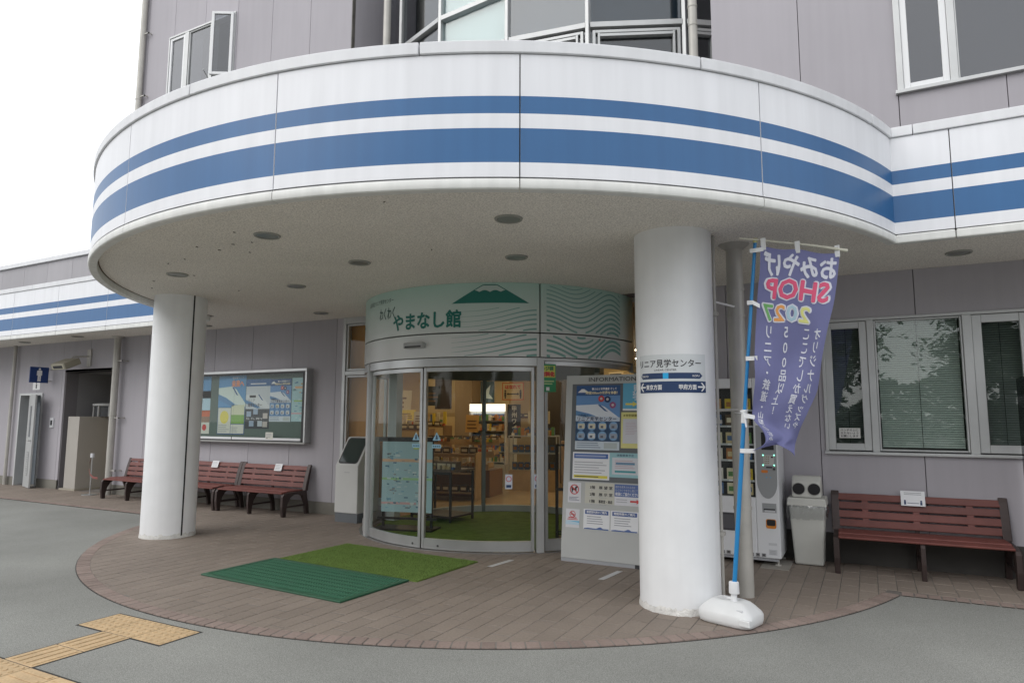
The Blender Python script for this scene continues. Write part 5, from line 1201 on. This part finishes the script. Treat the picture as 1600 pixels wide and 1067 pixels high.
p.obj('headline', fl); p = M()
p.text('SHOP', .165, FF(1), fw, bold=.014, u=.045, v=1.287, width=.50, fine=.03); p.text('SHOP', .165, FF(4), flat((.62, .07, .16)), bold=.006, u=.055, v=1.287, width=.48, fine=.03)
p.obj('shop_word', fl); p = M()
p.text('2027', .128, FF(1), fw, bold=.011, u=.17, v=1.158, width=.385, fine=.03)
for i, (ch, c) in enumerate(zip('2027', ((.62, .62, .22), (.35, .50, .58), (.68, .30, .08), (.14, .36, .12)))): p.text(ch, .128, FF(4), flat(c), bold=.003, u=.177+.097*i, v=1.158, width=.078, fine=.03)
p.obj('year_number', fl)
def vert(s_, x, y, sz, st):
    p = M()
    for i, ch in enumerate(s_):
        if ch == 'ー': p.rect(FF(1), x-.006, x+.006, y-i*st-.005, y-i*st+sz*.75, fw, nv=3)
        elif y-i*st > .03: p.text(ch, sz, FF(1), fw, bold=.0012, u=x, v=y-i*st, align='C', fine=.03)
    p.obj('text_column', fl)
vert('オリジナルグッズや', .085, 1.07, .070, .073); vert('ここでしか買えない', .185, 1.07, .074, .075); vert('500品以上！', .35, 1.07, .078, .080); vert('リニア・鉄道・山梨のおみ', .49, 1.07, .074, .077)
bluep = mat('blue_pole', (.015, .21, .48), .35)
p = M(); p.tube([(-.934, 5.28, .30), (-.86, 5.286, 1.14), (-.828, 5.288, 1.50)], .0165, bluep, 14); p.tube([(-.828, 5.288, 1.50), (-.703, 5.30, 2.835)], .013, bluep, 14); p.obj('pole', fl, smooth=50)
p = M(); p.tube([(-.8315, 5.288, 1.46), (-.8235, 5.288, 1.56)], .021, whitep, 14); p.tube([(-.7035, 5.30, 2.83), (-.7015, 5.30, 2.865)], .017, mat('pole_cap', (.55, .52, .25), .5), 12); p.obj('pole_joint', fl, smooth=50)
p = M(); p.tube([(-.804, 5.20, 2.855), (-.70, 5.275, 2.85), (-.30, 5.56, 2.82), (-.085, 5.71, 2.79)], [.006, .007, .010, .014], mat('rod_ivory', (.55, .54, .45), .5), 10); p.obj('cross_rod', fl, smooth=50)
p = M()
for x, z in ((-.71, 2.763), (-.743, 2.365), (-.767, 1.942), (-.804, 1.512), (-.832, 1.255)):
    x = x-.008; q = Vector(flag_pt(.02, [0.02, .24, .41, .69, 1][[2.763, 2.365, 1.942, 1.512, 1.255].index(z)]))
    p.add([(x-.022, 5.262, z-.016), (x-.022, 5.262, z+.016), (x+.02, 5.258, z+.016), (x+.02, 5.258, z-.016), (q.x+.012, q.y-.006, q.z+.014), (q.x+.012, q.y-.006, q.z-.018)], [(0, 1, 2, 3), (3, 2, 4, 5)], whitep)
for u in (.04, .47, .97):
    q = flag_pt(u, .0); p.add([(q.x-.018, q.y-.02, q.z+.06), (q.x+.018, q.y-.018, q.z+.06), (q.x+.018, q.y-.008, q.z-.03), (q.x-.018, q.y-.01, q.z-.03)], [(0, 1, 2, 3)], whitep)
p.obj('hanging_tab', fl)
p = M(); p.tube([(-.835, 5.262, 1.525), (-.83, 5.31, 1.53), (-.95, 5.75, 1.54), (-1.02, 6.04, 1.545)], .006, whitep, 6)
p.tube([(-.85, 5.27, 1.55), (-.82, 5.265, 1.53), (-.80, 5.27, 1.555), (-.83, 5.262, 1.54), (-.82, 5.26, 1.50), (-.81, 5.262, 1.43)], .007, whitep, 6); p.obj('tie_cord', fl)
# moulded water-filled base
bs = M(); bw = mat('base_plastic', (.70, .71, .71), .45, var=(6, .06), bump=(25, .05, .003))
def sring(cx, cy, w, d, z, rz, n=48, e=5.0):
    out = []
    for i in range(n):
        a = 2*pi*i/n; c, s = cos(a), sin(a); k = (abs(c)**e+abs(s)**e)**(-1/e); x, y = w*c*k, d*s*k
        out.append((cx+x*cos(rz)-y*sin(rz), cy+x*sin(rz)+y*cos(rz), z))
    return out
bcx, bcy, brz = -.975, 5.31, R(-17)
lv = [(.185, .125, .0), (.205, .145, .012), (.212, .15, .04), (.212, .15, .075), (.203, .142, .095), (.17, .115, .128), (.135, .088, .155), (.105, .066, .166), (.06, .045, .164), (.05, .04, .155)]
rg = [sring(bcx, bcy, w, d, z, brz) for w, d, z in lv]; n = 48; vs = [q for r_ in rg for q in r_]
bs.add(vs, [(j*n+i, j*n+(i+1) % n, (j+1)*n+(i+1) % n, (j+1)*n+i) for j in range(len(rg)-1) for i in range(n)]+[tuple(range(n-1, -1, -1)), tuple((len(rg)-1)*n+i for i in range(n))], bw); bo = bs.obj('base', fl, smooth=50)
T = lambda x, y, z: (bcx+x*cos(brz)-y*sin(brz), bcy+x*sin(brz)+y*cos(brz), z)
p = M(); p.box(.10, .15, -.118, -.10, .095, .128, lgr, T); p.box(.14, .218, -.155, -.10, .03, .075, bw, T); p.obj('filler_cap', bo, bevel=.006)
p = M(); p.lathe([(.036, .215), (.038, .22), (.036, .295), (.03, .30), (.019, .301)], whitep, 20, (-.940, 5.281)); p.lathe([(.024, .15), (.022, .216)], whitep, 16, (-.943, 5.281)); p.obj('pole_socket', bo, smooth=40)

# ================================================================== MATS AND TAPE
T = lambda ang, cx, cy: (lambda x, y, z: (cx+x*cos(ang)-y*sin(ang), cy+x*sin(ang)+y*cos(ang), z))
T1 = T(R(-3.3), -4.735, 4.785); dg = mat('green_rubber', (.025, .105, .055), .5, var=(8, .12)); dgd = mat('green_rubber_base', (.012, .06, .028), .6)
mt = thing('scraper_mat', 'dark green ribbed rubber scraper mat on the tiles, nearer of the two mats', 'mat', (-4.735, 4.785, 0))
mw, md = .915, .43
p = M(); p.box(-mw, mw, -md, md, .0, .006, dgd, T1)
for a, b, c, d in ((-mw, mw, -md, -md+.05), (-mw, mw, md-.045, md), (-mw, -mw+.05, -md+.05, md-.045), (mw-.05, mw, -md+.05, md-.045)): p.box(a, b, c, d, .0062, .016, dg, T1)
p.obj('rubber_border', mt, bevel=.004, seg=1)
p = M(); nx, ny_ = 54, 17
for i in range(nx):
    for j in range(ny_):
        x = -mw+.065+(2*mw-.13)*i/(nx-1); y = -md+.065+(2*md-.125)*j/(ny_-1); s_ = 1 if j % 2 else -1
        q = [(x-.009-.007*s_, y-.019), (x+.003-.007*s_, y-.019), (x+.009+.007*s_, y+.019), (x-.003+.007*s_, y+.019)]
        p.prism(q, .0062, .014, mat('green_rubber_rib', (.065, .20, .12), .45), T1)
p.obj('ribs', mt, kind='stuff')
T2 = T(R(-3.3), -4.615, 5.715); tm = thing('turf_mat', 'bright green artificial turf mat on the tiles between scraper mat and door', 'mat', (-4.615, 5.715, 0))
p = M(); p.box(-.93, .93, -.495, .495, .0, .012, turfm, T2); p.obj('backing', tm)
p = M(); bl1, bl2 = mat('turf_blade', (.20, .30, .08), .8, spec=.2), mat('turf_blade_dark', (.14, .22, .06), .8, spec=.2)
for i in range(26000):
    x, y, a = random.uniform(-.925, .925), random.uniform(-.49, .49), random.uniform(0, 6.283); h = random.uniform(.006, .013); w = .0022; lx, ly = random.uniform(-.005, .005), random.uniform(-.005, .005)
    p.add([T2(x-w*cos(a), y-w*sin(a), .011), T2(x+w*cos(a), y+w*sin(a), .011), T2(x+lx, y+ly, .012+h)], [(0, 1, 2)], bl1 if i % 3 else bl2)
p.at = [0.0]*len(p.v); p.obj('turf_blades', tm, kind='stuff')
for a, b, lab in (((-3.45, 6.04), (-3.40, 6.42), 'white floor tape strip nearest the sliding door'), ((-2.275, 6.07), (-2.23, 6.48), 'white floor tape strip in front of the information board')):
    p = M(); p.prism([(a[0]-.028, a[1]), (a[0]+.028, a[1]), (b[0]+.028, b[1]), (b[0]-.028, b[1])], .0015, .0035, flat((.55, .55, .56))); tag(p.obj('tape_mark'), lab, 'tape', 'white tape marks on the tiles')

# ================================================================== TOILET CORNER
tr = M(); tr.box(-16.56, -15.54, 8.3, 8.32, 0, 2.2, mat('toilet_tiles', (.22, .25, .28), .4)); tr.box(-16.9, -16.5, 8.28, 9, 0, 2.4, backm); tr.box(-15.6, -14.9, 8.28, 9, 0, 3, backm)
for i in range(20): tr.box(-16.5, -15.6, 8.296, 8.30, .1*i, .1*i+.09, mat('louvre_grey', (.25, .28, .31), .5))
tr.obj('toilet_lobby', bld)
df = M(); df.box(-16.5, -16.45, 7.97, 8.2, 0, 1.98, aluw); df.box(-15.65, -15.6, 7.97, 8.2, 0, 1.98, aluw); df.box(-16.45, -15.65, 7.972, 8.2, 1.93, 1.98, aluw); dfo = df.obj('door_frame', bld, bevel=.004)
dd = M(); A = R(-22); T = lambda x, y, z: (-15.62+x*cos(A)+y*sin(A), 7.96+x*sin(A)-y*cos(A), z); T = lambda x, y, z: (-15.95+x*cos(R(-17))-y*sin(R(-17)), 8.0+x*sin(R(-17))+y*cos(R(-17))-.06, z)
dm = mat('door_paint', (.38, .39, .39), .45); dd.box(0, .62, -.035, 0, .01, 1.93, dm, T); ddo = dd.obj('toilet_door', dfo, bevel=.004)
p = M(); p.box(.22, .36, -.04, -.0355, 1.05, 1.7, flat((.12, .13, .14)), T); p.box(.2, .42, -.04, -.0355, .25, .75, flat((.3, .31, .31)), T)
for i in range(10): p.box(.21, .41, -.046, -.041, .27+.047*i, .285+.047*i, flat((.42, .43, .43)), T)
p.tube([T(.53, -.035, .98), T(.53, -.08, .98), T(.43, -.08, .98)], .011, alu, 8); p.obj('door_fittings', dfo)
# alcove and cabinet
al = M(); al.box(-15.0, -14.85, 8.28, 10.6, 0, 3, mat('alcove_wall', (.24, .235, .24), .8)); al.box(-14.85, -13.05, 10.5, 10.6, 0, 3, mat('alcove_wall', (.24, .235, .24), .8)); al.box(-13.05, -12.95, 8.28, 10.6, 0, 3, mat('alcove_wall', (.24, .235, .24), .8)); al.box(-14.85, -13.05, 8.0, 10.6, 2.4, 2.45, mat('alcove_wall', (.24, .235, .24), .8)); al.obj('alcove_wall', bld)
cb = thing('machine_cabinet', 'tall beige grey cabinet standing in the alcove near the toilet', 'cabinet', (-14.35, 8.8, 0)); cbm = mat('cabinet_beige', (.40, .375, .34), .6, var=(1.5, .05)); cbm2 = mat('cabinet_lip', (.35, .32, .26), .7)
p = M(); p.box(-14.60, -14.2, 7.99, 10.3, .03, 1.48, cbm); p.obj('casing', cb, bevel=.006); p = M(); p.box(-14.70, -14.15, 7.96, 10.35, 0, .03, cbm2); p.obj('base_plate', cb)
ac = thing('air_outlet', 'round dark air outlet with pale ring on top of the beige cabinet', 'fan unit', (-14.3, 8.6, 1.48)); p = M(); p.cyl(-14.3, 8.75, .36, 1.481, 1.70, flat((.04, .042, .045)), 28); p.obj('drum', ac, smooth=40); p = M(); p.lathe([(.37, 1.70), (.40, 1.705), (.40, 1.75), (.30, 1.76), (.28, 1.70)], mat('fan_ring', (.34, .34, .33), .5), 28, (-14.3, 8.75)); p.obj('ring', ac, smooth=40)
for i in range(5):
    a = R(-150+35*i); p = M(); p.box(-14.3+.37*cos(a)-.015, -14.3+.37*cos(a)+.015, 8.75+.37*sin(a)-.015, 8.75+.37*sin(a)+.015, 1.481, 1.705, mat('fan_ring', (.34, .34, .33), .5)); p.obj('ring_post', ac)
st = thing('toilet_sign', 'blue projecting toilet sign with a white standing figure', 'sign', (-15.35, 7.75, 2.35))
p = M(); p.box(-15.362, -15.338, 7.57, 7.93, 2.18, 2.51, flat((.012, .04, .16))); p.obj('plate', st, bevel=.003)
p = M(); F = frame((-15.337, 7.57, 2.18), (0, 1, 0), (0, 0, 1), (1, 0, 0)); c = .18
p.disc(F(1), c, .285, .022, wht, 14); p.pol(F(1), [(c-.05, .245), (c-.035, .258), (c+.035, .258), (c+.05, .245), (c+.05, .15), (c+.034, .15), (c+.034, .225), (c+.03, .13), (c+.03, .03), (c+.004, .03), (c+.003, .13), (c-.003, .13), (c-.004, .03), (c-.03, .03), (c-.03, .13), (c-.034, .225), (c-.034, .15), (c-.05, .15)], wht); p.obj('figure', st)
p = M(); p.tube([(-15.35, 7.90, 2.47), (-15.35, 8.0, 2.47)], .01, gmetal, 6); p.tube([(-15.35, 7.90, 2.22), (-15.35, 8.0, 2.22)], .01, gmetal, 6); p.obj('bracket', st)
p = M(); F = frame((-16.05, 7.998, 2.05), (1, 0, 0), (0, 0, 1), (0, -1, 0)); p.rect(F(0), 0, .28, 0, .2, wht); p.disc(F(1), .14, .15, .018, ink, 10); p.rect(F(1), .118, .162, .03, .125, ink); tag(p.obj('door_pictogram'), 'small white pictogram plate above the toilet door', 'sign')
hl = thing('wall_heater', 'boxy beige floodlight on a bracket above the alcove', 'lamp', (-14.3, 7.7, 2.6))
A = R(25); T = lambda x, y, z: (-14.15+x, 7.62+y*cos(A)-z*sin(A), 2.52+y*sin(A)+z*cos(A)); p = M(); p.box(-.24, .24, -.16, .16, -.06, .07, mat('lamp_housing', (.30, .28, .22), .5), T); p.obj('housing', hl, bevel=.012)
p = M(); p.box(-.2, .2, -.165, -.161, -.045, .045, flat((.5, .47, .36)), T); p.box(-.16, .16, -.168, -.166, -.03, .03, ink, T); p.obj('reflector', hl)
p = M(); p.tube([(-14.15, 7.68, 2.60), (-14.15, 7.75, 2.68), (-14.0, 7.99, 2.70)], .016, gmetal, 8); p.box(-14.06, -13.94, 7.97, 7.999, 2.5, 2.84, gmetal); p.obj('bracket', hl)
p = M(); p.box(-15.24, -15.12, 7.975, 7.998, 1.25, 1.45, whitem); p.box(-15.21, -15.15, 7.968, 7.975, 1.3, 1.4, ink); tag(p.obj('wall_switch'), 'small white switch box on the wall right of the toilet door', 'switch')
# belt stand at the first bench
bs_ = thing('belt_stand', 'thin steel post with a sagging dark red belt beside the farthest bench', 'belt stand', (-13.05, 7.65, 0))
p = M(); p.cyl(-13.2, 7.72, .011, .01, .76, alu, 10); p.cyl(-13.2, 7.72, .14, 0, .012, alu, 24); p.box(-13.24, -13.17, 7.70, 7.74, .70, .78, lgr); p.obj('post', bs_)
p = M(); pts = [(-13.2, 7.70, .70), (-13.17, 7.66, .6), (-13.08, 7.60, .5), (-12.95, 7.55, .41), (-12.8, 7.52, .36), (-12.62, 7.50, .355)]
p.add([q for x, y, z in pts for q in ((x, y, z-.02), (x, y, z+.02))], [(2*i, 2*i+2, 2*i+3, 2*i+1) for i in range(len(pts)-1)], flat((.22, .06, .05))); p.obj('belt', bs_)

# ================================================================== TREES BEHIND THE CAMERA (seen mirrored in the glass)
bark = mat('bark', (.10, .075, .055), .9, var=(8, .3), bump=(20, .6, .02)); leafm = mat('leaf', (.075, .12, .045), .65, var=(.9, .4)); leafd = mat('leaf_dark', (.05, .09, .035), .65, var=(.9, .4))
def tree_mesh(h, spread, seed, n=5000):
    rnd = random.Random(seed); t = M(); base = [(0, 0, 0), (.06, .02, h*.25), (-.05, .06, h*.5), (.05, 0, h*.8)]; t.tube(base, [h*.03, h*.024, h*.016, h*.006], bark, 8); tips = []
    for i in range(11):
        z = h*(.3+.055*i); a = rnd.uniform(0, 2*pi); L = spread*(1.05-.06*i)*rnd.uniform(.6, 1); e = (cos(a)*L, sin(a)*L, z+L*rnd.uniform(.15, .6)); m_ = (e[0]*.5, e[1]*.5, z+L*.2); t.tube([(0, 0, z), m_, e], [h*.012, h*.007, h*.003], bark, 6); tips += [e, m_, (e[0]*.8, e[1]*.8, e[2]+.2)]
    tips.append((0, 0, h*.92)); c = M()
    for i in range(n):
        q = tips[rnd.randrange(len(tips))]; r_ = spread*.26; x, y, z = (q[0]+rnd.gauss(0, r_), q[1]+rnd.gauss(0, r_), q[2]+rnd.gauss(0, r_*.55)); s_ = rnd.uniform(.13, .24); a, b = rnd.uniform(0, 6.28), rnd.uniform(-.7, .7)
        dx, dy = Vector((cos(a), sin(a), b))*s_, Vector((-sin(a), cos(a), rnd.uniform(-.6, .6)))*s_*.5; P = Vector((x, y, z)); c.add([P-dx, P-dy, P+dx, P+dy], [(0, 1, 2, 3)], leafm if i % 2 else leafd)
    c.at = [0.0]*len(c.v); return t, c
protos = []
for i, (h, s_) in enumerate(((7.5, 2.4), (6.2, 2.0))):
    t, c = tree_mesh(h, s_, 11+i); T_ = thing('garden_tree', 'leafy tree across the forecourt mirrored in the windows', 'tree', group='trees across the forecourt'); local(t.obj('trunk', T_)); local(c.obj('crown', T_, kind='stuff')); protos.append(T_)
spots = [(-1.5, -9.5, 0, .78), (5.6, -9.8, 0, .8), (-3.5, -19, 1, 1.0), (-7, -14, 1, 1.2), (-13, -9, 0, 1.0), (-19, -14, 1, 1.3), (-4, -22, 0, 1.1), (11, -16, 1, 1.0), (-10, -22, 0, 1.2), (5, -24, 0, 1.0)]
TL_ = ['at the left of the middle window light', 'in the right window light', 'far one behind the middle tree', 'in the centre of the vestibule glass', 'near one toward the left', 'leftmost of all', 'farthest one near the middle', 'rightmost of all', 'farthest one toward the left', 'farthest one toward the right']
for i, (x, y, k, s_) in enumerate(spots):
    o = protos[k] if i in (0, 2) else copy_tree(protos[k]); o['label'] = 'leafy tree across the forecourt seen mirrored, '+TL_[i]; o.location = (x, y, -.012); o.scale = (s_, s_, s_); o.rotation_euler = (0, 0, i*1.3)
hg = M(); hr = random.Random(5)
for i in range(16000):
    x = hr.uniform(-30, 16); y = -26+hr.gauss(0, .7); z = .1+2.7*hr.random()**.8*(1+.3*sin(x*.7)+.12*sin(x*2.3)); a = hr.uniform(0, 6.28); s_ = hr.uniform(.16, .34); b = hr.uniform(-.7, .7)
    dx, dy = Vector((cos(a), sin(a), b))*s_, Vector((-sin(a), cos(a), .3))*s_*.6; P = Vector((x, y, z)); hg.add([P-dx, P-dy, P+dx, P+dy], [(0, 1, 2, 3)], leafd)
hg.at = [0.0]*len(hg.v); tag(hg.obj('shrub_belt', kind='stuff'), 'dense green shrub belt at the far side of the forecourt', 'shrubs')
